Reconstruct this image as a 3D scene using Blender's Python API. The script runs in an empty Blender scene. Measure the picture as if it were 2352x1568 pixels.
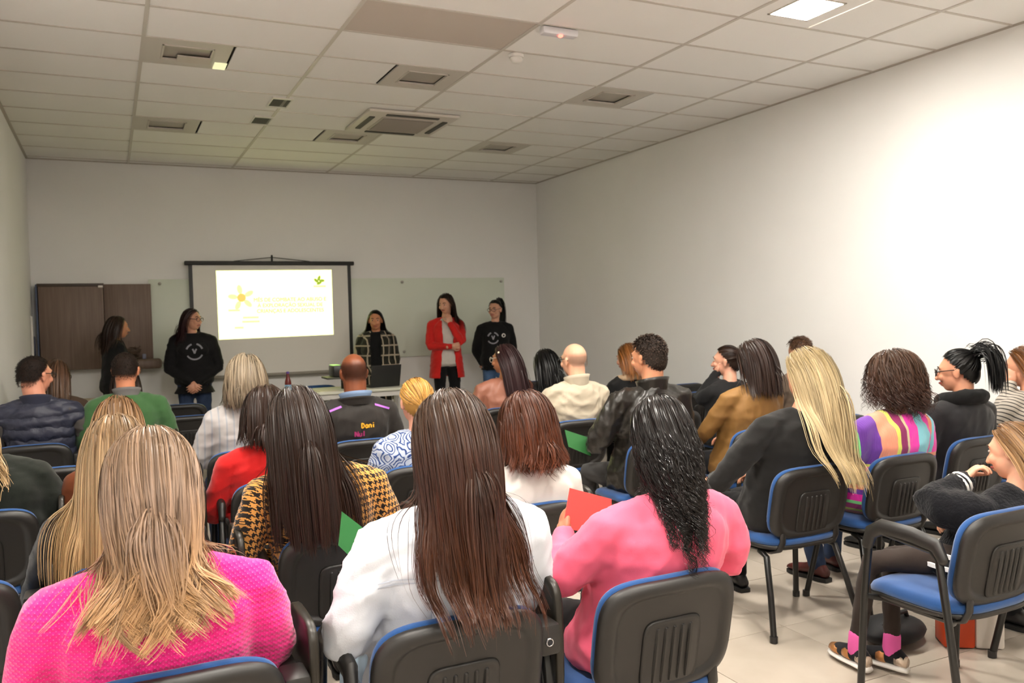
import bpy, bmesh, math, random
import numpy as np
from mathutils import Vector, Matrix, Euler
from mathutils.bvhtree import BVHTree

S = bpy.context.scene
COL = S.collection
rng = np.random.default_rng(7)
random.seed(7)

# ------------------------------------------------------------------ camera
FPX, CAMH = 1920.0, 1.52
cam_d = bpy.data.cameras.new('camera')
cam = bpy.data.objects.new('camera', cam_d)
COL.objects.link(cam)
cam_d.sensor_fit = 'HORIZONTAL'
cam_d.sensor_width = 22.3
cam_d.lens = FPX / 2352 * 22.3
cam_d.clip_start = 0.05
def _axes(yaw, pitch, roll):
    yaw, pitch, roll = map(math.radians, (yaw, pitch, roll))
    fw = Vector((math.sin(yaw)*math.cos(pitch), math.cos(yaw)*math.cos(pitch), math.sin(pitch)))
    r = Vector((math.cos(yaw), -math.sin(yaw), 0)); u = r.cross(fw)
    return r*math.cos(roll)+u*math.sin(roll), -r*math.sin(roll)+u*math.cos(roll), fw
_r, _u, _f = _axes(25.7, -1.88, -1.48)
M = Matrix((( _r.x, _u.x, -_f.x, 0), (_r.y, _u.y, -_f.y, 0), (_r.z, _u.z, -_f.z, CAMH), (0, 0, 0, 1)))
cam.matrix_world = M
cam_d.dof.use_dof = True
cam_d.dof.focus_distance = 2.6
cam_d.dof.aperture_fstop = 4.0
S.camera = cam

# ------------------------------------------------------------------ world / exposure
w = bpy.data.worlds.new('world'); S.world = w; w.use_nodes = True
w.node_tree.nodes['Background'].inputs[0].default_value = (1.0, .95, .9, 1)
w.node_tree.nodes['Background'].inputs[1].default_value = 0.0
S.view_settings.view_transform = 'Standard'
S.view_settings.look = 'None'
S.view_settings.gamma = 1.0
S.view_settings.use_curve_mapping = False
S.view_settings.exposure = 0.34
LAMP_STRENGTH = 200.0
LAMP_COL = (1.0, .945, .86)
SLIDE_STRENGTH = 2.3
XL, XR, YB, YF, HC = -0.755, 5.54, -3.6, 10.6, 3.36

# ------------------------------------------------------------------ helpers
def lin(h):
    h = h.lstrip('#'); v = [int(h[i:i+2], 16)/255 for i in (0, 2, 4)]
    return tuple(c/12.92 if c <= .04045 else ((c+.055)/1.055)**2.4 for c in v)
MATS = {}
class NT:
    def __init__(s, name):
        s.m = bpy.data.materials.new(name); s.m.use_nodes = True
        s.t = s.m.node_tree; s.b = s.t.nodes['Principled BSDF']
    def n(s, typ, **kw):
        nd = s.t.nodes.new(typ)
        for k, v in kw.items():
            if k.startswith('i_'):
                key = k[2:]; key = int(key) if key.isdigit() else key.replace('_', ' ')
                nd.inputs[key].default_value = v
            else: setattr(nd, k, v)
        return nd
    def l(s, a, b): s.t.links.new(a, b)
    def set(s, color=None, rough=None, metal=None, spec=None, sheen=None):
        if color is not None: s.b.inputs['Base Color'].default_value = (*color, 1)
        if rough is not None: s.b.inputs['Roughness'].default_value = rough
        if metal is not None: s.b.inputs['Metallic'].default_value = metal
        if spec is not None: s.b.inputs['Specular IOR Level'].default_value = spec
        if sheen is not None:
            s.b.inputs['Sheen Weight'].default_value = sheen; s.b.inputs['Sheen Roughness'].default_value = .5
    def bump(s, height, strength=.3, dist=.002):
        b = s.n('ShaderNodeBump'); b.inputs['Strength'].default_value = strength; b.inputs['Distance'].default_value = dist
        s.l(height, b.inputs['Height']); s.l(b.outputs[0], s.b.inputs['Normal'])
    def coord(s): return s.n('ShaderNodeTexCoord').outputs['Object']
    def noise(s, scale, detail=3, vec=None):
        nd = s.n('ShaderNodeTexNoise'); nd.inputs['Scale'].default_value = scale; nd.inputs['Detail'].default_value = detail
        s.l(vec if vec else s.coord(), nd.inputs['Vector']); return nd
    def ramp(s, fac, stops, interp='LINEAR'):
        r = s.n('ShaderNodeValToRGB'); r.color_ramp.interpolation = interp
        e = r.color_ramp.elements
        while len(e) < len(stops): e.new(.5)
        for i, (p, c) in enumerate(stops):
            e[i].position = p; e[i].color = (*c, 1)
        s.l(fac, r.inputs[0]); return r
    def math(s, op, a, b=None):
        m = s.n('ShaderNodeMath', operation=op)
        for i, v in enumerate((a, b)):
            if v is None: continue
            if isinstance(v, (int, float)): m.inputs[i].default_value = v
            else: s.l(v, m.inputs[i])
        return m.outputs[0]
    def mix(s, fac, a, b):
        m = s.n('ShaderNodeMix', data_type='RGBA')
        if isinstance(fac, (int, float)): m.inputs[0].default_value = fac
        else: s.l(fac, m.inputs[0])
        for i, v in ((6, a), (7, b)):
            if isinstance(v, tuple): m.inputs[i].default_value = (*v, 1)
            else: s.l(v, m.inputs[i])
        return m.outputs[2]
def shade(c, f): return tuple(min(1, x*f) for x in c)
def plain(name, hexc, rough=.5, metal=0, spec=.5, bump=0, bscale=200, var=0.0, vscale=3):
    if name in MATS: return MATS[name]
    t = NT(name); c = lin(hexc); t.set(c, rough, metal, spec)
    if var:
        n = t.noise(vscale, 4); r = t.ramp(n.outputs[0], [(.3, shade(c, 1-var)), (.7, shade(c, 1+var))])
        t.l(r.outputs[0], t.b.inputs['Base Color'])
    if bump:
        n = t.noise(bscale, 2); t.bump(n.outputs[0], bump, .001)
    MATS[name] = t.m; return t.m
def cloth(name, hexc, rough=.85, sheen=.06, bump=.25, bscale=350, var=.10, spec=.25):
    if name in MATS: return MATS[name]
    t = NT(name); c = lin(hexc); t.set(c, rough, 0, spec, sheen)
    n = t.noise(9, 4); r = t.ramp(n.outputs[0], [(.3, shade(c, 1-var)), (.7, shade(c, 1+var))])
    t.l(r.outputs[0], t.b.inputs['Base Color'])
    n2 = t.noise(bscale, 2); t.bump(n2.outputs[0], bump, .0015)
    MATS[name] = t.m; return t.m
def emit(name, col, strength):
    t = NT(name); t.set((0, 0, 0), .5)
    t.b.inputs['Emission Color'].default_value = (*col, 1); t.b.inputs['Emission Strength'].default_value = strength
    return t.m
def hairmat(name, root, mid, tip, rough=.36, spec=.28):
    if name in MATS: return MATS[name]
    t = NT(name); t.set(None, rough, 0, spec)
    a = t.n('ShaderNodeAttribute', attribute_name='tone'); sp = t.n('ShaderNodeSeparateColor'); t.l(a.outputs['Color'], sp.inputs[0])
    r1 = t.ramp(sp.outputs[0], [(0, lin(root)), (.45, lin(mid)), (1, lin(tip))])
    f = t.math('MULTIPLY_ADD', sp.outputs[1], 1.0); 
    f.node.inputs[2].default_value = .45
    mm = t.n('ShaderNodeVectorMath', operation='SCALE'); t.l(r1.outputs[0], mm.inputs[0]); t.l(f, mm.inputs['Scale'])
    t.l(mm.outputs[0], t.b.inputs['Base Color'])
    MATS[name] = t.m; return t.m

class MB:
    def __init__(s): s.v = []; s.f = []; s.n = 0
    def add(s, V, F):
        V = np.asarray(V, float).reshape(-1, 3)
        o = s.n; s.v.append(V); s.f += [tuple(i+o for i in f) for f in F]; s.n += len(V); return s
    def verts(s): return np.concatenate(s.v) if s.v else np.zeros((0, 3))
    def loft(s, rings, cap=True, closed=True, ring_closed=True):
        R = [np.asarray(r, float) for r in rings]; n = len(R[0]); F = []
        m = n if ring_closed else n-1
        for i in range(len(R)-1):
            for j in range(m):
                a, b = i*n+j, i*n+(j+1) % n
                F.append((a, b, b+n, a+n))
        if cap:
            F.append(tuple(range(n-1, -1, -1))); F.append(tuple(range((len(R)-1)*n, len(R)*n)))
        return s.add(np.concatenate(R), F)
    def tube(s, path, rad, n=10, ends=True, flat=(1, 1), up=None):
        P = np.asarray(path, float); k = len(P)
        rad = np.full(k, rad, float) if np.isscalar(rad) else np.asarray(rad, float)
        T = np.gradient(P, axis=0); T /= np.linalg.norm(T, axis=1)[:, None]+1e-12
        u = np.array([0, 0, 1.]) if up is None else np.asarray(up, float)
        if abs(u@T[0]) > .95: u = np.array([1., 0, 0])
        rings = []; a = np.linspace(0, 2*np.pi, n, endpoint=False)
        if ends:
            pts = []; rr = []; tt = []
            for q in (.999, .7, .35):
                pts.append(P[0]-T[0]*rad[0]*q*.9); rr.append(rad[0]*math.sqrt(max(0.003, 1-q*q))); tt.append(T[0])
            pts += list(P); rr += list(rad); tt += list(T)
            for q in (.35, .7, .999):
                pts.append(P[-1]+T[-1]*rad[-1]*q*.9); rr.append(rad[-1]*math.sqrt(max(0.003, 1-q*q))); tt.append(T[-1])
        else: pts, rr, tt = list(P), list(rad), list(T)
        for p, r_, t in zip(pts, rr, tt):
            u = u-t*(u@t); u /= np.linalg.norm(u)+1e-12; v = np.cross(t, u)
            rings.append(p+r_*(np.cos(a)[:, None]*u*flat[0]+np.sin(a)[:, None]*v*flat[1]))
        return s.loft(rings)
    def ell(s, c, r, R=None, nu=18, nv=12):
        th = np.linspace(0, np.pi, nv+1); ph = np.linspace(0, 2*np.pi, nu, endpoint=False)
        rings = []
        for t in th:
            q = max(1e-3, math.sin(t))
            rings.append(np.stack([q*np.cos(ph), q*np.sin(ph), np.full(nu, math.cos(t))], 1)*np.asarray(r))
        rings = [(x@np.asarray(R).T if R is not None else x)+np.asarray(c) for x in rings]
        return s.loft(rings[::-1])
    def box(s, c, size, bevel=0.0, R=None, seg=2):
        bm = bmesh.new(); bmesh.ops.create_cube(bm, size=1)
        bmesh.ops.scale(bm, vec=Vector(size), verts=bm.verts)
        if bevel: bmesh.ops.bevel(bm, geom=list(bm.edges), offset=bevel, segments=seg, affect='EDGES', profile=.5)
        V = np.array([v.co[:] for v in bm.verts]); bm.verts.index_update()
        F = [tuple(v.index for v in f.verts) for f in bm.faces]; bm.free()
        if R is not None: V = V@np.asarray(R).T
        return s.add(V+np.asarray(c), F)
    def mesh(s, name):
        me = bpy.data.meshes.new(name); me.from_pydata(s.verts().tolist(), [], s.f); me.update(); return me
def smooth_mesh(me):
    me.polygons.foreach_set('use_smooth', np.ones(len(me.polygons), bool))
def obj(name, mb, mat, parent=None, smooth=True, loc=None, rz=None):
    me = mb.mesh(name) if isinstance(mb, MB) else mb
    if mat is not None and not me.materials: me.materials.append(mat)
    if smooth and isinstance(mb, MB):
        smooth_mesh(me)
        if smooth != 'all':
            try: me.set_sharp_from_angle(angle=math.radians(42))
            except Exception: pass
    o = bpy.data.objects.new(name, me); COL.objects.link(o)
    if parent: o.parent = parent
    if loc is not None: o.location = loc
    if rz is not None: o.rotation_euler = (0, 0, rz)
    return o
def tag(o, label=None, cat=None, group=None, kind=None):
    if label: o['label'] = label
    if cat: o['category'] = cat
    if group: o['group'] = group
    if kind: o['kind'] = kind
    return o
def thing(name, label, cat, loc=(0, 0, 0), rz=0, group=None):
    o = bpy.data.objects.new(name, None); COL.objects.link(o); o.empty_display_size = .1
    o.location = loc; o.rotation_euler = (0, 0, rz)
    return tag(o, label, cat, group)
def dup(root, loc, rz, label, group=None):
    def cp(o, par):
        c = o.copy(); COL.objects.link(c); c.parent = par
        for ch in list(o.children): cp(ch, c)
        return c
    r = cp(root, None); r.location = loc; r.rotation_euler = (0, 0, rz); r['label'] = label
    if group: r['group'] = group
    return r
def rotm(yaw=0, pitch=0, roll=0):   # yaw + = turn left, pitch + = look down, roll + = tilt to own right
    return np.array((Matrix.Rotation(math.radians(yaw), 3, 'Z') @ Matrix.Rotation(math.radians(-pitch), 3, 'X') @ Matrix.Rotation(math.radians(roll), 3, 'Y')))

# ------------------------------------------------------------------ room shell
def mat_wall():
    t = NT('painted_wall'); t.set(None, .75, 0, .3)
    n = t.noise(1.3, 5); r = t.ramp(n.outputs[0], [(.35, lin('efeeec')), (.65, lin('f2f1ef'))]); t.l(r.outputs[0], t.b.inputs['Base Color'])
    n2 = t.noise(180, 3); t.bump(n2.outputs[0], .12, .001); return t.m
def mat_tile_c():
    t = NT('ceiling_tile_board'); t.set(None, .8, 0, .2)
    oi = t.n('ShaderNodeObjectInfo'); r = t.ramp(oi.outputs['Random'], [(0, lin('f0eeea')), (1, lin('f4f2ee'))]); t.l(r.outputs[0], t.b.inputs['Base Color'])
    n2 = t.noise(120, 3); t.bump(n2.outputs[0], .1, .001); return t.m
def mat_floor():
    t = NT('porcelain_floor_tile'); t.set(None, .22, 0, .5)
    oi = t.n('ShaderNodeObjectInfo'); n = t.noise(2.5, 5)
    a = t.math('ADD', n.outputs[0], t.math('MULTIPLY', oi.outputs['Random'], .25))
    r = t.ramp(a, [(.35, lin('a89d90')), (.9, lin('bcb1a4'))]); t.l(r.outputs[0], t.b.inputs['Base Color'])
    return t.m
M_WALL = mat_wall(); M_CT = mat_tile_c(); M_FT = mat_floor()
M_CT2 = plain('bare_ceiling_board', 'c3b8ad', .8)
M_RAIL = plain('ceiling_rail_paint', 'c9c3b9', .5)
M_WHITE = plain('white_plastic', 'dedad4', .4)
def wall(name, c, size):
    o = obj(name, MB().box(c, size), M_WALL, smooth=False); tag(o, kind='structure'); return o
wall('wall_front', ((XL+XR)/2, YF+.08, HC/2), (XR-XL+.4, .16, HC+.4))
wall('wall_back', ((XL+XR)/2, YB-.08, HC/2), (XR-XL+.4, .16, HC+.4))
wall('wall_left', (XL-.08, (YF+YB)/2, HC/2), (.16, YF-YB, HC+.4))
wall('wall_right', (XR+.08, (YF+YB)/2, HC/2), (.16, YF-YB, HC+.4))
# floor: grout slab + tiles
fl = obj('floor', MB().box(((XL+XR)/2, (YF+YB)/2, -.056), (XR-XL+.3, YF-YB+.3, .1)), plain('floor_grout', '8b8379', .8), smooth=False); tag(fl, kind='structure')
TS = .6; ftm = {}
def box_mesh(name, size, bev, mat):
    me = MB().box((0, 0, 0), size, bev, seg=1).mesh(name); me.materials.append(mat); return me
y = YB
while y < YF-.01:
    d = min(TS, YF-y); x = XL
    while x < XR-.01:
        wd = min(TS, XR-x); k = (round(wd, 3), round(d, 3))
        if k not in ftm: ftm[k] = box_mesh('floor_tile', (wd-.004, d-.004, .008), .001, M_FT)
        obj('floor_tile', ftm[k], None, fl, loc=(x+wd/2, y+d/2, -.0042)); x += wd
    y += d
# ceiling: slab, rails, tiles
GX, GY = 1.137, .5685; X0, Y0 = .27, 5.33
ce = obj('ceiling', MB().box(((XL+XR)/2, (YF+YB)/2, HC+.16), (XR-XL+.3, YF-YB+.3, .1)), plain('plenum_slab', '8a857d', .9), smooth=False); tag(ce, kind='structure')
xs = [XL]+[X0+GX*i for i in range(-1, 6) if XL+.02 < X0+GX*i < XR-.02]+[XR]
ys = [YB]+[Y0+GY*j for j in range(-20, 12) if YB+.02 < Y0+GY*j < YF-.02]+[YF]
# lamp plates sit in half cells; rows 2.2 m apart
LX = [(X0, X0+GY), (X0+2*GX-GY, X0+2*GX), (X0+3*GX, X0+3*GX+GY)]
LROWS = [Y0+GY*j for j in (5, 1, -3, -7, -11, -15)]      # front edge rows (lower y of the cell)
LIT = [False, False, True, True, True, False]
holes = []
for (a, b) in LX:
    for j, yy in enumerate(LROWS): holes.append((a, b, yy, yy+GY, LIT[j], a))
is_lit = lambda i, j: LIT[j] and not (i == 2 and j > 2)      # right column switched off behind the viewer
ctm = {}
def ctile(x0, x1, y0, y1, mat, name='ceiling_tile'):
    k = (round(x1-x0, 3), round(y1-y0, 3), mat.name)
    if k not in ctm: ctm[k] = box_mesh(name, (x1-x0-.018, y1-y0-.018, .012), .002, mat)
    return obj(name, ctm[k], None, ce, loc=((x0+x1)/2, (y0+y1)/2, HC+.012))
for i in range(len(xs)-1):
    for j in range(len(ys)-1):
        x0, x1, y0, y1 = xs[i], xs[i+1], ys[j], ys[j+1]
        hs = [h for h in holes if h[0] > x0-.03 and h[1] < x1+.03 and abs(h[2]-y0) < .05]
        if hs:
            h = hs[0]
            if h[0]-x0 > .1: ctile(x0, h[0], y0, y1, M_CT)
            if x1-h[1] > .1: ctile(h[1], x1, y0, y1, M_CT)
            continue
        if abs(x0-X0-GX) < .02 and abs(y0-(Y0-GY)) < .02: ctile(x0, x1, y0, y1, M_CT2); continue
        if abs(x0-X0-GX) < .02 and abs(y0-(Y0+3*GY)) < .02 or abs(x0-X0-GX) < .02 and abs(y0-(Y0+4*GY)) < .02:
            pass
        ctile(x0, x1, y0, y1, M_CT)
rmy = box_mesh('ceiling_rail', (.024, YF-YB, .006), 0, M_RAIL); rmx = box_mesh('ceiling_rail', (XR-XL, .018, .006), 0, M_RAIL)
for x in xs[1:-1]: obj('ceiling_rail', rmy, None, ce, loc=(x, (YF+YB)/2, HC+.003), smooth=False)
for y in ys[1:-1]: obj('ceiling_rail', rmx, None, ce, loc=((XL+XR)/2, y, HC+.0045), smooth=False)
mw = plain('ceiling_edge_angle', 'b5ada2', .5)
for nm, c, sz in (('trim_1', (XR-.012, (YF+YB)/2, HC+.002), (.024, YF-YB, .01)), ('trim_2', (XL+.012, (YF+YB)/2, HC+.002), (.024, YF-YB, .01)),
                  ('trim_3', ((XL+XR)/2, YF-.012, HC+.002), (XR-XL, .024, .01))):
    tag(obj(nm, MB().box(c, sz), mw, smooth=False), kind='structure')
# lamps
M_LAMPON = emit('lit_diffuser', LAMP_COL, LAMP_STRENGTH)
M_LAMPOFF = plain('unlit_diffuser', 'a59e92', .35)
M_PLATE = plain('lamp_plate', 'c8c2b8', .5)
M_FRAME = plain('lamp_frame', 'c4bdb3', .4)
proto = {}
def lamp(cx, cy, lit, label, shift=0):
    r = thing('ceiling_lamp', label, 'ceiling lamp', (cx, cy, HC), 0, 'recessed square lamps in the ceiling grid')
    pm = MB(); s = GY/2-.012; q = .165
    for (a, b, c, d) in ((-s, s, q, s), (-s, s, -s, -q), (-s, -q, -q, q), (q, s, -q, q)):
        pm.box(((a+b)/2, (c+d)/2, .009), (b-a, d-c, .012))
    obj('plate', pm, M_CT if lit else M_PLATE, r, smooth=False)
    fm = MB()
    for (a, b, c, d) in ((-q, q, q-.014, q), (-q, q, -q, -q+.014), (-q, -q+.014, -q, q), (q-.014, q, -q, q)):
        fm.box(((a+b)/2, (c+d)/2, .004), (b-a, d-c, .014), .002)
    obj('frame', fm, M_FRAME, r, smooth=False)
    obj('diffuser', MB().box((0, 0, .008 if lit else .02), (2*q-.03, 2*q-.03, .006), .001), M_LAMPON if lit else M_LAMPOFF, r, smooth=False)
    return r
names = {(0, 0): 'unlit recessed square lamp near the front wall, leftmost', (1, 0): 'unlit recessed square lamp near the front wall, in the middle', (2, 0): 'unlit recessed square lamp near the front wall, on the right',
         (0, 1): 'broken recessed lamp plate at upper left with a glow painted at its open corner', (1, 1): 'unlit recessed square lamp nearest the ceiling air conditioner', (2, 1): 'unlit recessed square lamp plate right of the smoke detector',
         (2, 2): 'glowing square ceiling lamp at upper right'}
for i, (a, b) in enumerate(LX):
    for j, yy in enumerate(LROWS):
        lb = names.get((i, j), 'lit recessed square ceiling lamp above the back rows, out of view' if is_lit(i, j) else 'unlit recessed square ceiling lamp behind the viewer, out of view')
        lamp((a+b)/2, yy+GY/2, is_lit(i, j), lb)
# loose board on the broken plate; a glowing patch imitates light leaking beside it
bx, by = (LX[0][0]+LX[0][1])/2, LROWS[1]+GY/2
o = obj('loose_board', MB().box((bx+.05, by+.10, HC-.004), (.22, .14, .008), .001), plain('loose_board_paint', 'c9c0b4', .6), smooth=False)
tag(o, 'small loose board covering part of the broken lamp plate', 'board')
o = obj('leak_glow_patch', MB().box((bx+.235, by+.20, HC-.001), (.085, .16, .004)), emit('painted_leak_glow', (1, .95, .55), .75), smooth=False)
tag(o, 'yellowish glowing patch imitating light in the open corner beside the broken lamp plate', 'opening')
# small vents
def vent(x, y, label):
    r = thing('ceiling_vent', label, 'vent', (x, y, HC))
    fm = MB()
    for c, sz in (((0, .15, 0), (.17, .04, .012)), ((0, -.15, 0), (.17, .04, .012)), ((-.08, 0, 0), (.012, .3, .012)), ((.08, 0, 0), (.012, .3, .012))): fm.box(c, sz, .002)
    obj('frame', fm, M_WHITE, r, smooth=False)
    obj('opening', MB().box((0, 0, .004), (.15, .27, .004)), plain('vent_dark', '2a2a26', .8), r, smooth=False)
    sm = MB().box((0, 0, 0), (.15, .01, .008)).mesh('slat'); sm.materials.append(plain('vent_slat', '55544c', .6))
    for k in range(8): obj('slat', sm, None, r, loc=(0, -.115+k*.033, .001), smooth=False)
vent(1.375, 7.28, 'small dark ceiling vent, nearer of the two left of the air conditioner')
vent(1.335, 7.98, 'small dark ceiling vent, farther of the two left of the air conditioner')
# cassette air conditioner
ac = thing('air_conditioner', 'square white cassette air conditioner set in the ceiling', 'air conditioner', (2.56, 7.62, HC))
obj('body', MB().box((0, 0, -.012), (.86, .86, .03), .012), plain('ac_white', 'cfc8bd', .4), ac)
obj('intake_frame', MB().box((0, 0, -.03), (.52, .52, .012), .005), plain('ac_grey', 'b5ada2', .4), ac)
sl = MB().box((0, 0, 0), (.48, .012, .01), .002).mesh('grille_slat'); sl.materials.append(plain('ac_slat', '9d9488', .5))
obj('intake_recess', MB().box((0, 0, -.034), (.48, .48, .006)), plain('ac_dark', '5d564c', .7), ac, smooth=False)
for k in range(16): obj('grille_slat', sl, None, ac, loc=(0, -.225+k*.03, -.04), smooth=False)
lv = MB().box((0, 0, 0), (.5, .05, .012), .004).mesh('louver'); lv.materials.append(plain('ac_slot', '3a372f', .5))
for k in range(4):
    a = k*math.pi/2; obj('louver', lv, None, ac, loc=(-.35*math.sin(a), .35*math.cos(a), -.03), rz=a)
# smoke detector, emergency light
sd = thing('smoke_detector', 'round white smoke detector on the ceiling', 'smoke detector', (2.68, 5.38, HC))
obj('base', MB().tube([(0, 0, 0), (0, 0, -.02)], [.055, .052], 20, ends=False), M_WHITE, sd)
obj('dome', MB().ell((0, 0, -.03), (.045, .045, .032)), M_WHITE, sd)
em = thing('emergency_light', 'white emergency light with red glow on the ceiling', 'emergency light', (2.7, 4.79, HC), math.radians(0))
obj('housing', MB().box((0, 0, -.025), (.26, .07, .05), .015), plain('em_white', 'd8d6da', .35), em)
obj('indicator', MB().ell((0, -.02, -.052), (.016, .016, .01)), emit('red_led', (1, .06, .04), 9), em)
# ------------------------------------------------------------------ front wall furnishings
def text_obj(name, body, size, mat, parent, loc, rot, extrude=.001, align='CENTER', sx=1.0):
    cu = bpy.data.curves.new(name, 'FONT'); cu.body = body; cu.size = size; cu.align_x = align; cu.extrude = extrude
    o = bpy.data.objects.new(name, cu); COL.objects.link(o); o.parent = parent; o.location = loc; o.rotation_euler = rot; o.scale = (sx, 1, 1)
    o.data.materials.append(mat); TEXTS.append(o); return o
TEXTS = []
FR = (math.pi/2, 0, 0)     # faces -Y
# glass whiteboard
wb = thing('whiteboard', 'wide pale green glass whiteboard on the front wall behind the projection screen', 'whiteboard', (0, 0, 0))
t = NT('green_glass_board'); t.set(lin('dfe6d8'), .3, 0, .4); M_GB = t.m
obj('glass_panel', MB().box((2.71, YF-.02, 1.51), (4.56, .012, 1.04), .003), M_GB, wb)
pin = MB().tube([(0, .0, 0), (0, -.014, 0)], .018, 14).mesh('standoff'); pin.materials.append(plain('steel_pin', 'b9b6b0', .3, .8))
for x in (.55, 1.9, 3.5, 4.94):
    for z in (1.06, 1.98): obj('standoff', pin, None, wb, loc=(x, YF-.028, z))
# projection screen
ps = thing('projection_screen', 'hanging projection screen with black border and bright slide', 'projection screen', (1.83, YF-.10, 0))
M_BLK = plain('black_metal', '14140f', .45); M_SCR = plain('screen_fabric', 'e6e3dc', .85)
obj('housing', MB().box((0, 0, 2.215), (2.02, .07, .05), .012), M_BLK, ps)
obj('fabric', MB().box((0, -.005, 1.53), (1.90, .006, 1.34)), M_SCR, ps, smooth=False)
bm_ = MB()
for x in (-.945, .945): bm_.box((x, -.009, 1.56), (.042, .006, 1.30))
obj('black_border', bm_, M_BLK, ps, smooth=False)
obj('bottom_bar', MB().tube([(-.97, -.005, .855), (.97, -.005, .855)], .022, 10), plain('bar_grey', '8c877d', .4), ps)
hm = MB(); hm.tube([(-.45, 0, 2.24), (0, .03, 2.29)], .005, 6); hm.tube([(.45, 0, 2.24), (0, .03, 2.29)], .005, 6)
obj('hanging_wire', hm, plain('wire', '3a3a34', .5), ps)
obj('hook', MB().tube([(0, .03, 2.23), (0, .03, 2.31)], .012, 8), M_BLK, ps)
# projected slide (light thrown on the fabric, keystoned)
tl, tr, br, bl = (-.66, 2.125), (.72, 2.135), (.72, 1.32), (-.655, 1.305)
V = [(x, -.0098, z) for x, z in (tl, tr, br, bl)]+[(x, -.0088, z) for x, z in (tl, tr, br, bl)]
M_SL = emit('slide_light', (.96, 1.0, .34), SLIDE_STRENGTH)
sl_ = obj('projected_slide', MB().add(V, [(0, 3, 2, 1), (4, 5, 6, 7), (0, 1, 5, 4), (1, 2, 6, 5), (2, 3, 7, 6), (3, 0, 4, 7)]), M_SL, ps, smooth=False)
M_T1 = emit('slide_text_green', (.30, .42, .03), 1.0); M_T2 = emit('slide_text_pale', (.74, .80, .36), 1.0); M_T3 = emit('slide_orange', (.85, .55, .12), 1.0)
for k, s_ in enumerate(('MÊS DE COMBATE AO ABUSO E', 'À EXPLORAÇÃO SEXUAL DE', 'CRIANÇAS E ADOLESCENTES')):
    text_obj('slide_text', s_, .062, M_T1, sl_, (.20, -.0112, 1.75-k*.068), FR)
def disc(mb, x, z, rx, rz_, y=-.0105, n=16, rot=0):
    a = np.linspace(0, 2*np.pi, n, endpoint=False)
    P = np.stack([rx*np.cos(a), rz_*np.sin(a)], 1); c, s_ = math.cos(rot), math.sin(rot)
    P = P@np.array([[c, s_], [-s_, c]])
    mb.add(np.stack([x+P[:, 0], np.full(n, y), z+P[:, 1]], 1), [tuple(range(n))])
fm = MB(); disc(fm, -.38, 1.80, .05, .05); obj('slide_flower', fm, M_T3, sl_, smooth=False)
fm = MB()
for k in range(5): a = k*1.2566+.5; disc(fm, -.38+.10*math.cos(a), 1.80+.10*math.sin(a), .055, .028, -.0102, 14, a)
obj('slide_petals', fm, M_T2, sl_, smooth=False)
fm = MB()
for k in range(4): disc(fm, .56+.035*math.cos(k*1.57), 2.0+.03*math.sin(k*1.57), .035, .018, -.0104, 12, k*1.2)
obj('slide_emblem', fm, M_T1, sl_, smooth=False)
fm = MB()
for x, z, w_ in ((.565, 1.93, .15), (-.47, 1.65, .13), (-.28, 1.56, .18), (-.28, 1.51, .20), (-.42, 1.44, .10)): fm.box((x, -.0106, z), (w_, .001, .02))
obj('slide_small_marks', fm, M_T2, sl_, smooth=False)
# brown folding notice cabinet
def mat_wood(name, a, b, sc=30):
    t = NT(name); t.set(None, .5, 0, .4); mp = t.n('ShaderNodeMapping'); mp.inputs['Scale'].default_value = (14, 14, .6); t.l(t.coord(), mp.inputs[0])
    n = t.noise(4, 6, mp.outputs[0]); r = t.ramp(n.outputs[0], [(.3, lin(a)), (.7, lin(b))]); t.l(r.outputs[0], t.b.inputs['Base Color']); return t.m
M_WD = mat_wood('brown_laminate', '6a574b', '7a675b')
cb = thing('wall_cabinet', 'brown wooden wall board with two leaves left of the screen', 'wall cabinet', (0, YF, 0))
obj('left_leaf', MB().box((-.365, -.09, 1.50), (.64, .16, .95), .008), M_WD, cb)
obj('right_leaf', MB().box((.205, -.05, 1.50), (.49, .09, .95), .006), M_WD, cb)
obj('top_rail', MB().box((-.365, -.16, 1.965), (.66, .03, .035), .005), plain('dark_brown', '42342b', .5), cb)
obj('edge_strip', MB().box((-.70, -.09, 1.5), (.016, .17, .95), .003), plain('blue_edge', '4b5572', .5), cb)
obj('latch', MB().box((-.07, -.175, 1.945), (.05, .02, .025), .005), M_WHITE, cb)
sh = thing('shelf', 'small brown wooden ledge below the wall board', 'shelf', (.33, YF-.16, 1.06))
obj('ledge', MB().box((0, 0, 0), (.40, .24, .11), .03, seg=3), M_WD, sh)
ca = thing('cable_bundle', 'tangled brown cables lying on the wooden ledge', 'cables', (.22, YF-.17, 1.115))
cm = MB(); rr = random.Random(3)
for k in range(9):
    P = []; a0 = rr.uniform(0, 6.28)
    for q in range(14):
        a = a0+q*.5; P.append((.10*math.cos(a)*rr.uniform(.6, 1.1), .05*math.sin(a), .012+q*.009*rr.uniform(.7, 1.2)))
    cm.tube(P, .006, 6)
obj('cable', cm, plain('cable_brown', '4a382a', .5), ca)
obj('plug', MB().box((.13, 0, .03), (.04, .03, .06), .008), plain('grey_plug', '77798c', .5), ca)
cd = thing('wall_conduit', 'white cable conduit and switch in the left front corner', 'conduit', (XL+.012, YF-.35, 1.3))
obj('conduit', MB().tube([(0, 0, -.25), (0, .01, .1), (0, 0, .32)], .012, 8), M_WHITE, cd)
obj('switch_box', MB().box((0, -.28, -.22), (.024, .08, .13), .006), M_WHITE, cd)
obj('plug_cover', MB().box((0.01, 0.06, .0), (.03, .08, .22), .008), plain('navy_plug', '2b3048', .5), cd)
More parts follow.
